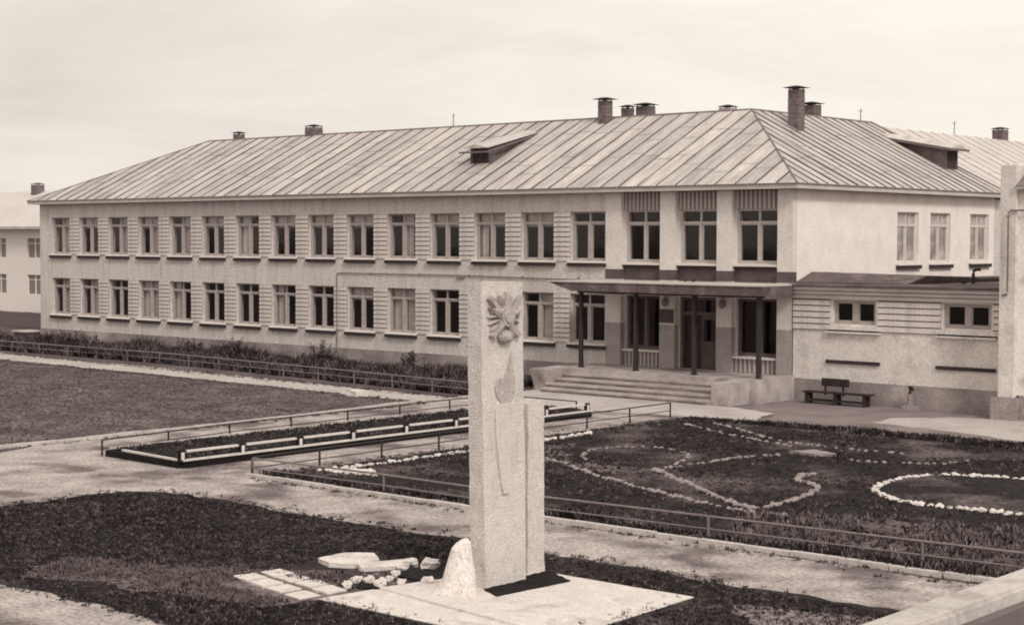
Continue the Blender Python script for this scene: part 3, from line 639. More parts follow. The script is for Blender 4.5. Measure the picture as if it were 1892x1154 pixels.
for k, (y, z0, z1) in enumerate(((-.16, 3.72, 3.85), (-.24, 3.875, 3.99), (-.32, 4.015, 4.14))):
    b = MB(); b.box(.05+.35*(2-k)*0, y, z0, AX-.003, -.03, z1, 0, 0); b.build('cornice_board', 'fascia', an)
b = MB(); b.add([(.06, -.42, 4.16), (AX-.01, -.42, 4.16), (AX-.01, .6, 4.20), (.06, .6, 4.20), (.06, -.42, 4.23), (AX-.01, -.42, 4.23), (AX-.01, .6, 4.26), (.06, .6, 4.26)], [(3, 2, 1, 0), (4, 5, 6, 7), (0, 1, 5, 4), (1, 2, 6, 5), (2, 3, 7, 6), (3, 0, 4, 7)])
b.prism([(.06, .601), (AX-.01, .601), (AX-.01, 16.5), (.06, 16.5)], 4.05, 4.262)
b.box(AX-.3, .3, .0, AX-.05, 16.4, 4.04); b.box(.06, 16.2, 0, AX-.3, 16.4, 4.04)
b.build('roof', 'felt', an)
b = MB(); b.add([(.05, .1, 4.27), (4.3, .6, 4.27), (4.5, 1.6, 4.55), (.05, 1.3, 4.64), (.05, 9.2, 4.27), (4.5, 9.2, 4.27), (.05, 9.2, 4.40), (4.5, 9.2, 4.36)], [(0, 1, 2, 3), (3, 2, 7, 6), (1, 5, 7, 2), (4, 6, 7, 5), (0, 3, 6, 4), (0, 4, 5, 1)])
rough(b.build('raised_roofing', 'felt', an), .02, 1.2, .5)
b = MB(); b.tube([(-.0+5.6, 3.0, 4.2), (5.6, 3.0, 4.62), (5.6, 3.02, 4.72), (5.66, 3.1, 4.78), (5.78, 3.2, 4.78)], .06, 8); b.tube([(5.3, 2.9, 4.26), (5.3, 2.9, 4.40)], .09, 8)
b.build('vent_pipe', 'cap', an)

# ================================================================ RIGHT WING
rw = thing('side_wing', 'pale wing at the right edge with a square corner pier and a drainpipe', 'building', (10, 4, 0))
b = MB(); b.box(8.52, -1.12, .8, 22, 16, 7.46); b.build('wall', 'plaster', rw)
b = MB(); b.box(8.56, -1.30, .72, 9.12, -.7, 8.26); bevel(b.build('corner_pier', 'annexwall', rw), .02)
b = MB(); b.box(8.42, -1.52, 0, 9.26, -.6, .72); b.box(9.26, -1.25, 0, 22, -.6, .79); b.box(8.46, -.6, 0, 9.0, 16, .79); rough(b.build('plinth', 'plinth', rw), .015, 1.6, .3)
b = MB(); b.box(9.13, -1.42, 7.46, 22, -1.1, 7.56); b.box(9.13, -1.30, 7.40, 22, -1.1, 7.458); b.build('cornice', 'fascia', rw)
b = MB(); b.add([(9.13, -1.45, 7.561), (22, -1.45, 7.561), (22, -.3, 8.22), (9.13, -.3, 8.22), (9.13, 16, 7.561), (22, 16, 7.561), (22, 14.8, 8.22), (9.13, 14.8, 8.22)], [(0, 1, 2, 3), (3, 2, 6, 7), (7, 6, 5, 4), (0, 3, 7, 4), (1, 5, 6, 2)])
b.box(8.52, -.69, 7.46, 9.12, 16, 8.18, 0); b.build('roof', 'dirt', rw)
b = MB(); b.tube([(9.6, -1.2, 6.78), (8.98, -1.4, 6.78), (8.92, -1.42, 6.72), (8.9, -1.42, 6.6), (8.9, -1.42, 4.2), (8.86, -1.38, 4.08), (8.5, -1.2, 3.98), (8.3, -.2, 3.95)], .032, 8); b.build('drainpipe', 'metalgrey', rw)
fmw = frame_mesh(1.6, 2.0, .22, .1); fpw = [MB().box(.08, .04, .08, 1.52, .05, 1.95).mesh('pane', 'silldark')]
for x in (9.62, 12.4, 15.2):
    for z in (1.6, 4.9): put_window(x, -1.15, z, fmw, fpw, 1.6, parent=rw, inset=-.02)

# ================================================================ FAR WHITE BUILDING
fb = thing('far_building', 'bright white two storey block with a pale roof past the left end of the school', 'building', (-80, 15, 0))
b = MB(); fx0, fx1 = -112, -60.5; wl = [-67.1-4.35*k-1.6 for k in range(-1, 10)]
wall(b, (fx0, 12, 0), (1, 0, 0), fx1-fx0, 0, 6.55, [(x-fx0, x-fx0+1.7, z, z+1.32) for x in wl for z in (1.95, 4.46)], .3)
b.box(fx0, 12.8, 0, fx1, 24, 6.55); b.build('wall', 'farwall', fb)
me = MB().box(0, .14, 0, 1.7, .2, 1.32).mesh('window', 'farwin'); mf = MB().box(.8, .1, 0, .9, .14, 1.32).box(0, .1, .95, .8, .14, 1.0).box(.9, .1, .95, 1.7, .14, 1.0).mesh('frame', 'farwall')
for x in wl:
    for z in (1.95, 4.46): o = inst('window', me, fb, (x, 12, z)); sub('frame', mf, o)
b = MB(); b.add([(fx0-.6, 11.3, 6.55), (fx1+.6, 11.3, 6.55), (fx1-5, 18, 9.3), (fx0+5, 18, 9.3), (fx0-.6, 24.7, 6.55), (fx1+.6, 24.7, 6.55)], [(0, 1, 2, 3), (3, 2, 5, 4), (1, 5, 2), (4, 0, 3), (0, 4, 5, 1)])
fr = b.build('roof', 'paleroof', fb)
b = MB(); b.box(fx0-.62, 11.26, 6.42, fx1+.62, 11.32, 6.6); b.build('fascia_board', 'fascia', fb)
chimney(-76, 17.6, .7, 8.8, 9.75, cap=1.2, par=fr)
chimney(-88, 17.6, .7, 8.8, 9.75, cap=1.2, par=fr)
# low dark fence in front of it
ff = thing('board_fence', 'dark low board fence in front of the far white block', 'fence', (-70, 7.5, 0))
bm1 = MB().box(0, 0, .06, .42, .05, 1.02).mesh('board', 'soffit')
for k in range(110): inst('board', bm1, ff, (-103+k*.44, 7.5, random.uniform(-.03, .03)))
b = MB(); b.box(-103, 7.56, .3, -54, 7.62, .4); b.box(-103, 7.56, .75, -54, 7.62, .85); b.build('fence_rail', 'soffit', ff)
b = MB(); b.box(-50.3, -.6, .0, -49.1, .4, .55, 0); b.box(-50.4, -.7, .55, -49.0, .5, .62, 1); tag(b.build('cellar_hatch', ['darkband', 'kerb'], None, (-49.7, -.1, 0)), 'small dark cellar hatch box at the far left corner of the school', 'hatch')

# ================================================================ MONUMENT
mo = thing('monument', 'tall pale concrete war memorial slab with a star emblem and a torch in relief', 'monument', (13.8, -31.4, 0))
b = MB(); b.extr([(-32.08, .0), (-32.13, 1.3), (-32.17, 2.7), (-32.20, 5.12), (-31.19, 5.10), (-31.12, 2.5), (-31.07, .0)], 13.64, 13.95)
rough(b.build('tall_slab', 'concrete', mo), .016, 3.2, .10, 2)
b = MB(); b.extr([(-31.04, .0), (-31.04, 2.95), (-30.62, 2.95), (-30.62, .0)], 13.38, 13.50); b.build('gap_shade', 'plinth', mo)  # filler whose dark colour stands in for shade in the slab gap
b = MB(); b.extr([(-30.66, .0), (-30.67, 3.0), (-30.60, 3.07), (-30.25, 3.04), (-30.22, .0)], 13.34, 13.64); rough(b.build('short_slab', 'concrete', mo), .014, 3, .1, 6)
b = MB(); b.extr([(-31.84, 3.1), (-31.90, 3.02), (-31.88, 2.6), (-31.80, 2.1), (-31.74, 1.75), (-31.68, 1.6), (-31.54, 1.6), (-31.50, 1.75), (-31.42, 2.2), (-31.36, 2.7), (-31.33, 3.02), (-31.38, 3.1)], 13.93, 14.0)
tor = rough(b.build('torch', 'concrete', mo), .006, 4, .08, 1); bevel(tor, .004)
b = MB(); b.extr([(-31.72, 3.1), (-31.84, 3.22), (-31.88, 3.36), (-31.84, 3.50), (-31.76, 3.53), (-31.68, 3.50), (-31.62, 3.6), (-31.56, 3.74), (-31.49, 3.95), (-31.47, 3.72), (-31.42, 3.58), (-31.38, 3.42), (-31.40, 3.24), (-31.50, 3.1)], 13.94, 13.975)
b.build('flame', 'concrete_dark', mo)  # flame stands proud of the slab in a darker concrete
# emblem: rayed star, raised five-pointed star, crossed arms and a round centre
cy, cz = -31.68, 4.54
em = MB()
def star(mb, n, ro, ri, x0, x1, ph=0., ridge=0.):
    pts = [(cy+(ro if k % 2 == 0 else ri)*math.sin(ph+math.pi*k/n), cz+(ro if k % 2 == 0 else ri)*math.cos(ph+math.pi*k/n)) for k in range(2*n)]
    m_ = 2*n; vs = [(x0, y, z) for y, z in pts]+[(x1, y, z) for y, z in pts]+[(x1+ridge, cy, cz)]
    fs = [(k, (k+1) % m_, m_+(k+1) % m_, m_+k)[::-1] for k in range(m_)]+[(m_+k, m_+(k+1) % m_, 2*m_)[::-1] for k in range(m_)]
    mb.add(vs, fs)
random.seed(3)
for k in range(20):                            # uneven rays
    a = 2*math.pi*k/20; ro = .36 if k % 4 else .30; w_ = .045
    d = Vector((0, math.sin(a), math.cos(a))); s_ = Vector((0, math.cos(a), -math.sin(a))); c0 = Vector((13.95, cy, cz))
    em.add([c0+d*.12-s_*w_*.6, c0+d*.12+s_*w_*.6, c0+d*ro+s_*w_, c0+d*ro-s_*w_, c0+d*.12+Vector((.09, 0, 0)), c0+d*ro+Vector((.08, 0, 0)), c0+d*(ro+.05)], [(0, 4, 5, 3), (4, 1, 2, 5), (3, 5, 6), (5, 2, 6), (0, 1, 4)])
o = recalc(em.build('emblem', 'concrete_mid', mo))
em = MB(); star(em, 5, .41, .15, 13.96, 14.05, R(4), .07); recalc(em.build('star', 'concrete_mid', o))
em = MB()
for sg in (-1, 1): em.extr([(cy-sg*.42, cz+.30), (cy-sg*.38, cz+.36), (cy+sg*.36, cz-.30), (cy+sg*.30, cz-.36)], 13.97, 14.05)
recalc(em.build('crossed_arms', 'concrete_mid', o))
em = MB()
for rr_, x0, x1 in ((.16, 13.98, 14.09), (.10, 14.0, 14.12)): em.extr([(cy+rr_*math.cos(2*math.pi*k/20), cz+rr_*math.sin(2*math.pi*k/20)) for k in range(20)], x0, x1)
em.add([(14.0+.13*math.cos(e)*1, cy+.17*math.sin(e)*math.cos(a), cz-.33+.12*math.sin(e)*math.sin(a)) for e in (0.01, .5, 1., 1.5) for a in [2*math.pi*q/12 for q in range(12)]], [(i*12+k, i*12+(k+1) % 12, (i+1)*12+(k+1) % 12, (i+1)*12+k) for i in range(3) for k in range(12)])
recalc(em.build('boss', 'concrete_mid', o))

# platform
pl = thing('platform', 'low stepped pale concrete platform around the foot of the memorial', 'platform', (14.5, -32.2, 0))
b = MB(); b.prism([(12.3, -34.3), (16.95, -34.3), (16.75, -30.15), (12.9, -30.2), (12.5, -32.9)], .0, .03); rough(b.build('lower_tier', 'platform', pl), .005, 1.5, .35)
b = MB(); b.prism([(12.55, -33.15), (16.2, -33.65), (16.2, -30.35), (13.2, -30.35)], .0, .065); rough(b.build('upper_tier', 'platform', pl), .004, 1.5, .35, 2)
b = MB(); b.prism([(13.97, -32.15), (14.47, -32.4), (14.60, -30.67), (13.78, -30.28), (13.78, -31.0), (13.97, -31.1)], .02, .085); o = rough(b.build('soil_bed', 'bedsoil'), .02, 7, .06); tag(o, 'black strip of bare soil in the concrete at the foot of the memorial', 'flower bed')
# boulder: lofted rings leaning to the slab
b = MB(); rx = Vector((.752, .659, 0)); ry = Vector((-.659, .752, 0)); cb = Vector((13.80, -32.66, .03)); rings = []
prof = [(0, -.02, .37, .22), (.04, -.02, .38, .23), (.14, .03, .32, .22), (.28, .07, .27, .20), (.45, .085, .225, .18), (.62, .09, .185, .16), (.78, .10, .155, .13), (.88, .125, .115, .10), (.94, .15, .05, .05)]
nn = 18
for z, sx, ra, rb in prof: rings.append([cb+rx*(sx+ra*math.cos(2*math.pi*k/nn))+ry*(rb*math.sin(2*math.pi*k/nn))+Vector((0, 0, z)) for k in range(nn)])
b.add([p for rg in rings for p in rg], [(i*nn+k, i*nn+(k+1) % nn, (i+1)*nn+(k+1) % nn, (i+1)*nn+k) for i in range(len(prof)-1) for k in range(nn)]+[tuple(range(nn))[::-1], tuple(range((len(prof)-1)*nn, len(prof)*nn))])
o = rough(recalc(b.build('boulder', 'whitestone', None, tuple(cb))), .030, 2.4, .11, 5); tag(o, 'tall whitewashed pointed stone leaning at the left foot of the memorial', 'stone')


# rocks, pavers, flat stones
def stone_mesh(seed, sx=1, sy=1, sz=.7):
    bm = bmesh.new(); bmesh.ops.create_icosphere(bm, subdivisions=2, radius=.5)
    for v in bm.verts:
        n = noise.noise_vector(v.co*2.2+Vector((seed*3.1, seed, 0))); v.co += n*.34; v.co.x *= sx; v.co.y *= sy; v.co.z *= sz
    me = bpy.data.meshes.new('stone'); bm.to_mesh(me); bm.free(); me.materials.append(MT['whitestone'])
    return me
SM = [stone_mesh(k, 1+.3*math.sin(k), 1, .65) for k in range(6)]
random.seed(21)
ROCK = [(12.10, -33.46, .17, 'small white rock nearest the left tip of the concrete platform'), (11.92, -33.10, .20, 'white rock second from the platform tip beside the little dark bed'),
        (12.06, -32.92, .20, 'round white rock at the upper rim of the little dark bed'), (12.40, -32.98, .24, 'larger white rock between the two little dark beds'),
        (12.22, -32.60, .16, 'narrow upright white rock above the larger one'), (12.00, -32.25, .18, 'white rock halfway up the rim left of the boulder'),
        (11.78, -31.88, .16, 'white rock at the left bend of the rock rim'), (11.55, -31.40, .26, 'broad white rock lying right of the flat slabs'),
        (11.95, -31.33, .30, 'long pale rock in the upper rim between slabs and boulder'), (12.30, -31.15, .18, 'small white rock behind the boulder in the upper rim'),
        (12.62, -32.72, .19, 'white rock in front of the dark bed beside the platform edge'), (12.85, -32.35, .22, 'white rock just left of the boulder foot'),
        (12.55, -31.0, .14, 'smallest white rock at the right end of the upper rim')]
for x, y, s, lb in ROCK:
    o = bpy.data.objects.new('white_rock', random.choice(SM)); COL.objects.link(o); o.location = (x, y, .06+s*.18); o.scale = (s*1.15, s, s); o.rotation_euler.z = random.uniform(0, 6); tag(o, lb, 'rock', 'white rocks left of the memorial')
pv = thing('paver_path', 'eight square pale pavers in two rows left of the concrete platform', 'paving', (11.4, -33.9, 0))
pd = [Vector((11.98, -33.72)), Vector((-.57, .10))]; vv = Vector((-.04, -.42)); k = 0
for r_ in range(2):
    for q in range(4):
        c = pd[0]+pd[1]*q+vv*r_*1.35+Vector((random.uniform(-.03, .03), random.uniform(-.03, .03))); b = MB(); ux_ = pd[1].normalized()*.235; uy_ = vv.normalized()*.21
        b.prism([tuple(c-ux_-uy_), tuple(c+ux_-uy_), tuple(c+ux_+uy_), tuple(c-ux_+uy_)], .01, .05+random.uniform(-.012, .012)); rough(b.build('paver', 'platform', pv), .01, 4, .12, q)
b = MB(); b.prism([(10.05, -32.25), (9.95, -31.55), (10.45, -31.25), (10.95, -31.6), (10.9, -32.2), (10.5, -32.4)], .0, .10); b.prism([(10.3, -31.9), (10.25, -31.6), (10.6, -31.55), (10.65, -31.8)], .1, .115)
rough(b.build('flat_slab', 'platform'), .02, 2.5, .15); tag(bpy.data.objects['flat_slab'], 'largest flat pale slab lying in the grass left of the memorial', 'slab')
b = MB(); b.prism([(10.95, -32.15), (11.0, -31.6), (11.35, -31.25), (11.6, -31.5), (11.45, -31.95), (11.2, -32.3)], .0, .09); rough(b.build('broken_slab', 'platform'), .03, 3, .12, 8); tag(bpy.data.objects['broken_slab'], 'ragged pale slab touching the right side of the largest flat slab', 'slab')
for q, poly in enumerate(([(12.3, -33.35), (11.95, -33.25), (12.0, -33.0), (12.35, -32.95), (12.6, -33.1)], [(12.0, -32.2), (11.85, -31.7), (12.2, -31.35), (12.9, -31.1), (13.2, -31.7), (12.9, -32.3)])):
    b = MB(); b.prism(poly, .0, .055); tag(rough(b.build('dark_bed', 'bedsoil'), .03, 6, .1), ('tiny black soil bed ringed by white rocks near the platform tip', 'black soil bed between the white rock rim and the boulder')[q], 'flower bed')

# ================================================================ RAILINGS
def railing(pts, spacing, h, name, label, low=True, r=.021, post_r=.028, mt='metal', lowh=.45, toplight=False, cat='railing', posts=None):
    pts = [Vector((p[0], p[1], 0)) for p in pts]; t = thing(name, label, cat, tuple(pts[0]))
    b = MB(); b.tube([p+Vector((0, 0, h)) for p in pts], r, 6); b.build('top_rail', mt, t)
    if low: b = MB(); b.tube([p+Vector((0, 0, h*lowh)) for p in pts], r*.7, 6); b.build('lower_rail', mt, t)
    me = MB().tube([(0, 0, 0), (0, 0, h+.01)], post_r, 8).mesh('post', mt)
    L_ = [0]
    for a, c in zip(pts, pts[1:]): L_.append(L_[-1]+(c-a).length)
    n = round(L_[-1]/spacing)
    for k in range(n+1):
        s = L_[-1]*k/n; j = max(i for i in range(len(pts)-1) if L_[i] <= s+1e-6); f_ = (s-L_[j])/(L_[j+1]-L_[j]); p = pts[j].lerp(pts[j+1], min(1, f_))
        o = inst('post', me, t, tuple(p)); o.rotation_euler = (random.uniform(-.03, .03), random.uniform(-.03, .03), 0)
    return t
railing([(-5.2, -26.2), (-5.5, -23.7), (-5.75, -21.3), (-5.8, -19), (-5.9, -16), (-6.05, -12.6), (-5.9, -9.4)], 2.35, .43, 'pipe_railing', 'low dark pipe railing along the back of the long planter')
railing([(-5.9, -9.4), (-2.5, -9.4)], 1.7, .43, 'pipe_railing', 'short low pipe railing across the entrance end of the planter')
railing([(.74, -26.0), (.66, -21.7), (.5, -16), (.33, -8.0)], 2.25, .47, 'pipe_railing', 'low dark pipe railing beside the right edge of the walkway up to the steps')
railing([(.74, -25.98), (4.8, -25.80), (10, -25.84), (14.9, -25.48), (20.1, -25.07), (27, -24.5)], 4.2, .45, 'pipe_railing', 'long low pipe railing along the front edge of the garden', r=.024, mt='metalgrey')
railing([(-60, -5.2), (-44, -5.3), (-30.6, -5.1), (-18.6, -6.15), (-9.2, -7.1)], 2.4, .5, 'pipe_railing', 'pale low railing between the far walk and the weeds under the school', r=.03, mt='metalgrey', lowh=.5)

# ================================================================ PLANTER
pt = thing('planter', 'long dark planter with whitewashed double rails in the middle of the walkway', 'planter', (-3.4, -18, 0))
X0, X1, Y0, Y1 = -5.05, -1.6, -26.35, -9.7
b = MB(); b.prism([(X0, Y0+.15), (X1-.15, Y0), (X1, Y0+.2), (X1, Y1), (X0, Y1)], 0, .17); b.build('planter_wall', 'bedsoil', pt)
b = MB(); b.beam((X1-.02, Y0+.05, .21), (X1-.02, Y1, .21), .09, .05); b.beam((X0+.6, Y0+.28, .21), (X1-.05, Y0+.05, .21), .08, .05); b.build('rim', 'whitebar', pt)
ys = [-26.3, -24.35, -22.35, -20.4, -18.3, -16.2, -14.1, -12, -9.9]
pm = MB().box(-.06, -.10, 0, .03, .10, .30).mesh('post', 'bedsoil'); pf = MB().box(.032, -.05, .06, .045, .05, .25).mesh('white_face', 'whitebar'); rl = None
for k, y in enumerate(ys):
    o = inst('post', pm, pt, (X1-.03, y, .17)); sub('white_face', pf, o)
    if k < len(ys)-1:
        b = MB(); b.beam((X1-.05, y+.14, .43), (X1-.05, ys[k+1]-.14, .43), .11, .05); b.build('upper_rail', 'whitebar', pt)
b = MB(); b.beam((X0, Y0+.3, .21), (X0, Y1, .21), .09, .05); b.build('rim', 'kerb', pt)
# lumpy soil inside
b = MB(); nx, ny = 12, 60
for j in range(ny+1):
    for i2 in range(nx+1):
        x = X0+.06+(X1-X0-.14)*i2/nx; y = Y0+.3+(Y1-Y0-.35)*j/ny
        b.v.append((x, y, .18+.06*max(0, rnoise(x, y, 1.5))+.05*math.sin(math.pi*i2/nx)))
b.f = [(j*(nx+1)+i2, j*(nx+1)+i2+1, (j+1)*(nx+1)+i2+1, (j+1)*(nx+1)+i2) for j in range(ny) for i2 in range(nx)]; b.mi = [0]*len(b.f)
b.build('soil', 'bedsoil', pt)

# ================================================================ GARDEN BEDS (rows of stones)
def cat_rom(pts, step, closed=False):
    P_ = [Vector(p) for p in pts]; n = len(P_); segs = n if closed else n-1; dense = []
    for i in range(segs):
        g_ = lambda k: P_[k % n] if closed else P_[max(0, min(n-1, k))]
        p0, p1, p2, p3 = g_(i-1), g_(i), g_(i+1), g_(i+2)
        for q in range(24):
            t = q/24; dense.append(.5*((2*p1)+(p2-p0)*t+(2*p0-5*p1+4*p2-p3)*t*t+(-p0+3*p1-3*p2+p3)*t**3))
    dense.append(P_[0] if closed else P_[-1]); res_ = [dense[0]]; acc = 0
    for a, c in zip(dense, dense[1:]):
        acc += (c-a).length
        if acc >= step: res_.append(c); acc = 0
    return res_
GS = [stone_mesh(k+10, 1.2, 1, .8) for k in range(5)]; 
for me in GS: me.name = 'stone'
DS = []
for k in range(4):
    me = GS[k].copy(); me.materials.clear(); me.materials.append(MT['dullstone']); DS.append(me)
def bed(pts, label, size, step, mats, closed=False, mound=None, drop=.0):
    c = sum((Vector(p) for p in pts), Vector((0, 0)))/len(pts); t = thing('flower_bed', label, 'flower bed', (c.x, c.y, 0)); random.seed(int(abs(c.x*100)))
    if mound:
        poly = [tuple(p) for p in cat_rom(pts, .4, True)]; bb = MB(); bb.prism(poly, .0, .05); rough(bb.build('soil', mound, t), .03, 2., .5)
    for p in cat_rom(pts, step, closed):
        if random.random() < drop: continue
        o = bpy.data.objects.new('stone', random.choice(mats)); COL.objects.link(o); o.parent = t; s = size*random.uniform(.7, 1.2)
        o.location = (p.x-c.x+random.uniform(-.04, .04), p.y-c.y+random.uniform(-.04, .04), s*.2); o.scale = (s, s, s*.9); o.rotation_euler = (random.uniform(-.2, .2), random.uniform(-.2, .2), random.uniform(0, 6))
    return t
bed([(13.2, -17.7), (12.9, -16.4), (13.0, -15.15), (13.7, -14.3), (15.3, -14.0), (17.5, -14.5), (19.0, -16.0), (18.9, -18.0), (17.4, -18.8), (15.9, -19.0), (14.7, -19.0), (13.8, -18.5)],
    'round flower bed ringed with bright whitewashed stones at the right edge', .17, .17, GS, True, 'soil')
bed([(7.45, -18.5), (8.5, -19.3), (9.83, -20.2), (11.5, -21.4), (12.55, -21.9), (12.7, -20.9), (12.45, -19.4), (11.96, -18.25), (11.2, -17.8), (10.75, -17.0), (10.93, -16.5)],
    'leaf shaped bed edged with dull stones in the middle of the garden', .16, .15, DS, False)
bed([(7.45, -18.3), (7.6, -16.9), (7.78, -14.9), (8.3, -13.9)], 'row of dull stones running back from the point of the leaf shaped bed', .13, .17, DS, False, None, .1)
bed([(4.9, -18.2), (4.2, -17.4), (3.85, -16.5), (3.9, -15.7), (4.8, -14.9), (6.0, -15.3), (6.8, -16.2), (7.2, -17.4)], 'rounded stone edged bed right behind the memorial slabs', .12, .18, DS, False, None, .15)
bed([(3.9, -18.7), (5.2, -19.3), (6.98, -20.3), (9.28, -21.3), (11.3, -22.05), (12.8, -22.4), (13.6, -22.3)], 'long straight row of dull stones slanting across the garden behind the front railing', .14, .16, DS, False, None, .08)
bed([(1.35, -24.3), (1.5, -23.3), (1.55, -22.0), (1.5, -20.0), (1.5, -18.0), (1.45, -16.0), (1.4, -13.5)], 'straight row of bright white stones just inside the walkway railing', .17, .2, GS, False, None, .0)
bed([(1.5, -24.2), (2.0, -24.2), (2.6, -23.9), (2.3, -23.6), (1.9, -23.8), (2.9, -24.0)], 'heap of white stones at the near left corner of the garden', .2, .16, GS, False)
bed([(2.1, -9.6), (4.1, -10.7), (5.7, -11.4), (7.4, -12.1)], 'thin row of dull stones near the back edge of the garden', .13, .2, DS, False, None, .1)
bed([(2.5, -8.7), (4.5, -9.9), (6.5, -11.2), (8.8, -11.6), (10.5, -11.5)], 'rearmost ragged row of dull stones in the garden', .13, .2, DS, False, None, .2)
bed([(10.2, -13.6), (11.3, -13.3), (12.3, -12.6), (12.6, -11.6)], 'short curved row of dull stones behind the white ring', .13, .2, DS, False, None, .1)
b = MB(); b.prism([(8.2, -13.4), (9.1, -13.6), (9.4, -13.0), (8.6, -12.7)], 0, .09); tag(rough(b.build('flat_slab', 'dullstone'), .02, 3, .2), 'flat pale slab lying alone at the back of the garden', 'slab')
b = MB(); b.prism([(-12.9, -10.15), (-12.2, -10.3), (-12.0, -9.85), (-12.6, -9.6)], 0, .22); tag(rough(b.build('broken_slab', 'platform'), .05, 3, .2), 'broken pale slab on the edge of the far walk', 'slab')

# ================================================================ BENCH, STANDPIPE
bn = thing('bench', 'dark wooden bench with one back board beside the annex wall', 'bench', (2.35, -.75, 0))
b = MB(); b.box(1.05, -1.0, .40, 3.72, -.78, .45); b.build('seat', 'wood', bn); b = MB(); b.box(1.05, -.76, .40, 3.72, -.56, .45); b.build('seat', 'wood', bn)
for x in (1.2, 2.35, 3.5):
    b = MB(); b.box(x-.05, -.98, 0, x+.05, -.86, .398); b.box(x-.05, -.68, 0, x+.05, -.58, .398); b.box(x-.05, -.86, .3, x+.05, -.68, .38); b.build('leg', 'wood', bn)
b = MB(); b.box(1.55, -.50, .62, 2.65, -.46, .90); b.box(1.7, -.56, .3, 1.76, -.50, .85); b.box(2.42, -.56, .3, 2.48, -.50, .85); b.build('backrest', 'wood', bn)
b = MB(); b.box(1.3, -.9, .1, 3.4, -.6, .16); b.build('stretcher', 'wood', bn)
sp = thing('standpipe', 'small white standpipe with a dark tap against the annex plinth', 'standpipe', (4.95, -.35, 0))
b = MB(); b.tube([(4.95, -.35, 0), (4.95, -.35, .55)], .10, 10); b.box(4.75, -.55, 0, 5.35, -.2, .12); rough(b.build('pedestal', 'plinth', sp), .02, 4, .1)
b = MB(); b.tube([(4.95, -.35, .55), (4.95, -.35, .74), (5.05, -.45, .78), (5.14, -.5, .68)], .05, 8); b.box(4.87, -.37, .74, 5.05, -.33, .80); b.build('tap', 'wood', sp)

# ================================================================ BALCONY THE PICTURE IS TAKEN FROM
ba = thing('balcony', 'pale sheet metal ledge on a dark board parapet at the lower right corner', 'balcony', (31.5, -50, 0))
b = MB(); b.box(30.755, -56, 5.165, 30.83, -44, 5.2); bevel(b.build('ledge', 'ledgecap', ba), .006, 2)
b = MB(); b.box(30.832, -56, 5.14, 30.852, -44, 5.175); b.build('ledge_shade_strip', 'soffit', ba)  # added grey strip, shade beside the ledge put into its colour
b = MB(); b.box(30.77, -56, 4.0, 30.83, -44, 5.163); b.build('parapet_board', 'ledgewall', ba)
b = MB(); b.box(30.77, -56, 3.8, 34, -44, 3.998); b.build('floor_slab', 'ledgewall', ba)
b = MB(); b.box(30.9, -55.5, 0, 31.3, -55.1, 3.8); b.box(30.9, -45, 0, 31.3, -44.6, 3.8); b.box(33.5, -45, 0, 33.9, -44.6, 3.8); b.box(33.5, -55.5, 0, 33.9, -55.1, 3.8); b.build('support_post', 'plaster', ba)

# ================================================================ VEGETATION (uncountable)
def grass(name, poly, n, h0, h1, wd, mats, wt, blades=4, z=.015, lean=.5, keep=None, seed=1, kind='stuff', hfun=None, label=None):
    rnd = random.Random(seed); xs_ = [p[0] for p in poly]; ys_ = [p[1] for p in poly]; V = []; Fa = []; MI = []; c = 0
    bx0, bx1, by0, by1 = max(-62, min(xs_)), max(xs_), min(ys_), max(ys_)
    while c < n:
        x = rnd.uniform(bx0, bx1); y = rnd.uniform(by0, by1)
        if not inside(poly, x, y): continue
        c += 1
        k = rnoise(x, y, .5)+.5*rnoise(x+9, y, 2.)
        if keep and not keep(x, y, k): continue
        hh = rnd.uniform(h0, h1)*(1+.6*k)*(hfun(x, y) if hfun else 1); mi = rnd.choices(range(len(mats)), wt)[0]
        for _ in range(blades):
            a = rnd.uniform(0, 6.283); px = x+rnd.uniform(-wd, wd)*1.6; py = y+rnd.uniform(-wd, wd)*1.6; ca, sa = math.cos(a)*wd*.5, math.sin(a)*wd*.5
            lx, ly = rnd.uniform(-1, 1)*lean*hh, rnd.uniform(-1, 1)*lean*hh; h = hh*rnd.uniform(.6, 1.1); o = len(V)
            V += [(px-ca, py-sa, z), (px+ca, py+sa, z), (px+lx+ca*.5, py+ly+sa*.5, z+h*.8), (px+lx*1.3, py+ly*1.3, z+h)]; Fa += [(o, o+1, o+2), (o, o+2, o+3)]; MI += [mi, mi]
    me = bpy.data.meshes.new(name); me.from_pydata(V, [], Fa)
    for q in mats: me.materials.append(MT[q])
    me.polygons.foreach_set('material_index', MI); o = bpy.data.objects.new(name, me); COL.objects.link(o); o['kind'] = kind
    tag(o, label, 'grass'); return o
TRACK = [(6.2, -34.9), (8.2, -34.3), (10.4, -33.0), (11.6, -32.0), (12.2, -32.6), (12.1, -35.2), (10.6, -35.6), (8.6, -35.9), (7.2, -36.6)]
grass('track_grass', TRACK, 3500, .02, .07, .028, ['g1', 'g2', 'g3'], (6, 3, 2), 4, z=.02, seed=12, keep=lambda x, y, k: not (10.2 < x < 12.3 and -34.7 < y < -33.5) and not (9.9 < x < 11.6 and -32.4 < y < -31.2), label='paler short grass around the pavers left of the memorial')
grass('pale_weeds', [(12.8, -22.8), (15, -21.0), (19, -20.2), (24, -20.4), (24, -25), (14, -25)], 3600, .04, .14, .045, ['g1', 'g2', 'g3', 'g4'], (5, 4, 3, 1), 4, seed=13, keep=lambda x, y, k: k > -.3, label='pale dry weeds in the garden in front of the white ring')
LV = [(-45, -9.0), (-26.4, -9.3), (-13.3, -10.0), (-9.2, -10.1), (-8.8, -15), (-8.7, -21.5), (-8.7, -26.2), (-8, -28.2), (-20, -24), (-45, -12)]
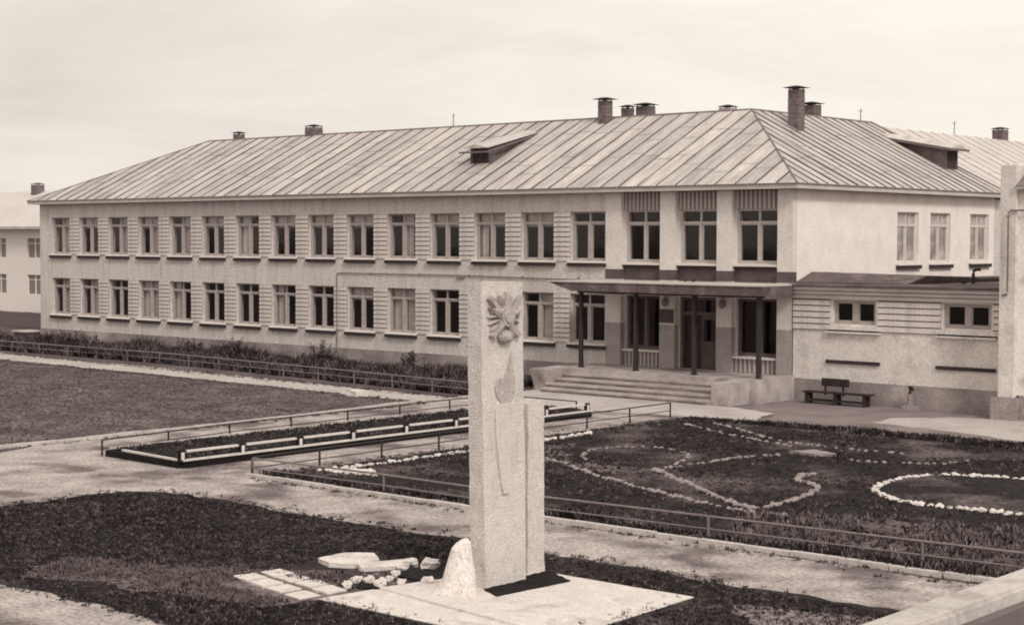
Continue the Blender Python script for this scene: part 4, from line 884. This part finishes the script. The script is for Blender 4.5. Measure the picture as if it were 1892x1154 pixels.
grass('lawn_grass', LV, 26000, .015, .05, .03, ['g1', 'g2', 'g3'], (6, 2, 1), 4, label='short dry grass of the lawn left of the walkway')
grass('front_grass', [(.4, -36.8), (.4, -29.6), (2, -29), (18.6, -29.05), (22.4, -29.1), (24.0, -29.8), (22.5, -30.8), (20.4, -31.4), (20, -33), (20.8, -36.9)], 30000, .015, .055, .022, ['g3', 'g1', 'g2'], (12, 2.6, .5), 4, z=.018, lean=.9, seed=2,
      keep=lambda x, y, k: not (11.9 < x < 17 and -34.4 < y < -30.1) and not (9.9 < x < 12.4 and -34.8 < y < -31.2) and not inside(TRACK, x, y), label='dark rough grass around the memorial')
grass('verge_weeds', WEEDS, 16000, .14, .40, .06, ['g3', 'g1', 'g2', 'g4'], (8, 4, 1.6, .4), 6, lean=.55, seed=3, hfun=lambda x, y: max(.3, .7+1.3*rnoise(x, y, .33)+.6*rnoise(x, y, 1.3)+(.45 if y > -2.6 else 0)), label='tall tangled weeds along the foot of the school wall')
grass('garden_weeds', GARDEN, 15000, .02, .08, .035, ['g3', 'g1', 'g2'], (7, 3, 1.2), 4, seed=4, lean=.9, keep=lambda x, y, k: k > -.05, label='low plants and weeds over the dark garden soil')
grass('planter_weeds', [(X0+.1, Y0+.4), (X1-.15, Y0+.3), (X1-.15, Y1), (X0+.1, Y1)], 4000, .02, .09, .04, ['g3', 'g1', 'g2'], (8, 3, .5), 4, z=.2, seed=5, label='low dark plants growing in the long planter')
grass('kerb_weeds', [(1.0, -26.0), (34, -25.7), (34, -25.2), (1.0, -25.4)], 2600, .06, .2, .05, ['g3', 'g1', 'g2', 'g4'], (8, 3, 1, .4), 5, seed=6, label='ragged weeds under the front garden railing')
grass('yard_weeds', [(1.0, -8.6), (4, -8.2), (30, -8.6), (30, -7.3), (8, -7.0), (3.2, -7.3), (1.0, -7.7)], 3600, .03, .13, .05, ['g3', 'g1'], (8, 2), 5, seed=8, label='dark ragged weeds along the back edge of the garden')
EDGE = [(-8.6, -10.2, -8.6, -27.5), (-40, -9.0, -9.0, -10.1), (-44, -6.4, -9, -8.0), (.4, -29.3, .3, -36.5), (1, -28.9, 18, -28.85), (.8, -26.2, 30, -26.0), (.9, -8.0, .7, -25.5), (1, -7.6, 20, -7.7), (12.3, -34.3, 16.9, -34.3), (16.9, -34.2, 16.75, -30.2), (13.3, -30.15, 16.7, -30.1), (12, -36.9, 1, -37.1)]
rg = random.Random(77); V = []; Fa = []; MI = []
for x0, y0, x1, y1 in EDGE:
    Ln = math.hypot(x1-x0, y1-y0); nx_, ny_ = -(y1-y0)/Ln, (x1-x0)/Ln
    for _ in range(int(Ln*22)):
        t = rg.random(); k = rg.gauss(0, .17)*(1+1.5*max(0, rnoise(x0+(x1-x0)*t, y0+(y1-y0)*t, .7))); cx, cy_ = x0+(x1-x0)*t+nx_*k, y0+(y1-y0)*t+ny_*k
        mi = rg.choices((0, 1, 2), (6, 3, 1))[0]; h0 = rg.uniform(.015, .07)
        for _ in range(7):
            a = rg.uniform(0, 6.28); px, py = cx+rg.gauss(0, .03), cy_+rg.gauss(0, .03); o = len(V); c_, s_ = math.cos(a)*.013, math.sin(a)*.013; lx, ly = rg.gauss(0, .03), rg.gauss(0, .03)
            V += [(px-c_, py-s_, .012), (px+c_, py+s_, .012), (px+lx, py+ly, .012+h0*rg.uniform(.5, 1.2))]; Fa.append((o, o+1, o+2)); MI.append(mi)
me = bpy.data.meshes.new('edge_grass'); me.from_pydata(V, [], Fa)
for q in ('g3', 'g1', 'g2'): me.materials.append(MT[q])
me.polygons.foreach_set('material_index', MI); o = bpy.data.objects.new('edge_grass', me); COL.objects.link(o); tag(o, 'stray grass tufts creeping over the edges of the paths', 'grass', None, 'stuff')
# clods of earth
def clods(name, poly, n, s0, s1, mt, seed, label, keep=None):
    rnd = random.Random(seed); V = []; Fa = []; c = 0; xs_ = [p[0] for p in poly]; ys_ = [p[1] for p in poly]
    while c < n:
        x = rnd.uniform(min(xs_), max(xs_)); y = rnd.uniform(min(ys_), max(ys_))
        if not inside(poly, x, y): continue
        c += 1; k = rnoise(x, y, .5)
        if keep and not keep(x, y, k): continue
        s = rnd.uniform(s0, s1); o = len(V)
        V += [(x+s*math.cos(a+.3*rnd.random())*rnd.uniform(.7, 1.2), y+s*math.sin(a)*rnd.uniform(.7, 1.2), .012) for a in (0, 1.25, 2.5, 3.77, 5.)]+[(x+rnd.uniform(-.3, .3)*s, y+rnd.uniform(-.3, .3)*s, s*rnd.uniform(.5, 1.))]
        Fa += [(o+i, o+(i+1) % 5, o+5) for i in range(5)]
    me = bpy.data.meshes.new(name); me.from_pydata(V, [], Fa); me.materials.append(MT[mt]); ob = bpy.data.objects.new(name, me); COL.objects.link(ob); tag(ob, label, 'soil', None, 'stuff')
clods('soil_clods', [(1.2, -25.3), (24, -25.2), (24, -9), (1.4, -8.5)], 16000, .03, .09, 'soil', 9, 'loose clods of dark earth across the garden')
clods('path_pebbles', [(-8, -60), (24, -60), (24, -26.3), (.7, -26.3), (.5, -9), (-1.4, -9), (-1.4, -26.6), (-8.2, -26.6)], 5000, .008, .022, 'farpath', 10, 'scattered pebbles on the dusty path')
# a few larger bushes one can tell apart among the weeds
def bush(x, y, r, h, label, seed):
    rnd = random.Random(seed); V = []; Fa = []; MI = []
    t = thing('bush', label, 'bush', (x, y, 0), 'bushes along the school wall')
    stalks = [(x+rnd.gauss(0, r*.45), y+rnd.gauss(0, r*.25), h*rnd.uniform(.45, 1.1)) for _ in range(16)]; tops = []
    for sx, sy, sh in stalks:
        lx, ly = rnd.gauss(0, .12), rnd.gauss(0, .12); tops.append((sx, sy, sx+lx, sy+ly, sh))
        for _ in range(40):
            f = rnd.uniform(.12, 1); sp = .16*(1.15-f)+.03; p = Vector((sx+lx*f+rnd.gauss(0, sp), sy+ly*f+rnd.gauss(0, sp), sh*f))
            s = rnd.uniform(.035, .075); o = len(V); d = Vector((rnd.gauss(0, 1), rnd.gauss(0, 1), rnd.gauss(0, .7))).normalized(); e = d.orthogonal().normalized()
            V += [p-d*s, p+e*s*.4, p+d*s, p-e*s*.4]; Fa.append((o, o+1, o+2, o+3)); MI.append(rnd.choices((0, 1), (6, 3))[0])
    b = MB(); b.v = [tuple(v) for v in V]; b.f = Fa; b.mi = MI; b.build('leaves', ['g3', 'g1'], t)
    b = MB()
    for a0, b0, a1, b1, sh in tops: b.tube([(a0, b0, 0), ((a0+a1)/2+.02, (b0+b1)/2, sh*.5), (a1, b1, sh)], .009, 5)
    b.build('stems', 'wood', t)
for k, (x, y, r, h, lb) in enumerate(((-44.3, -1.3, 1.0, .95, 'leftmost dark bush under the first windows of the school'), (-42.0, -1.6, .8, .8, 'dark bush just right of the leftmost one'), (-33.0, -1.9, 1.0, .95, 'wide dark bush under the sixth window column'),
        (-30.0, -1.5, .8, 1.0, 'dark bush under the seventh window column'), (-24.6, -.9, .8, 1.15, 'upright bush at the foot of the service pipe'), (-18.2, -1.2, .7, .95, 'small bush at the wall left of the memorial slabs'))): bush(x, y, r, h, lb, k+1)
for o in list(bpy.data.objects):
    if '_w' in o: del o['_w']
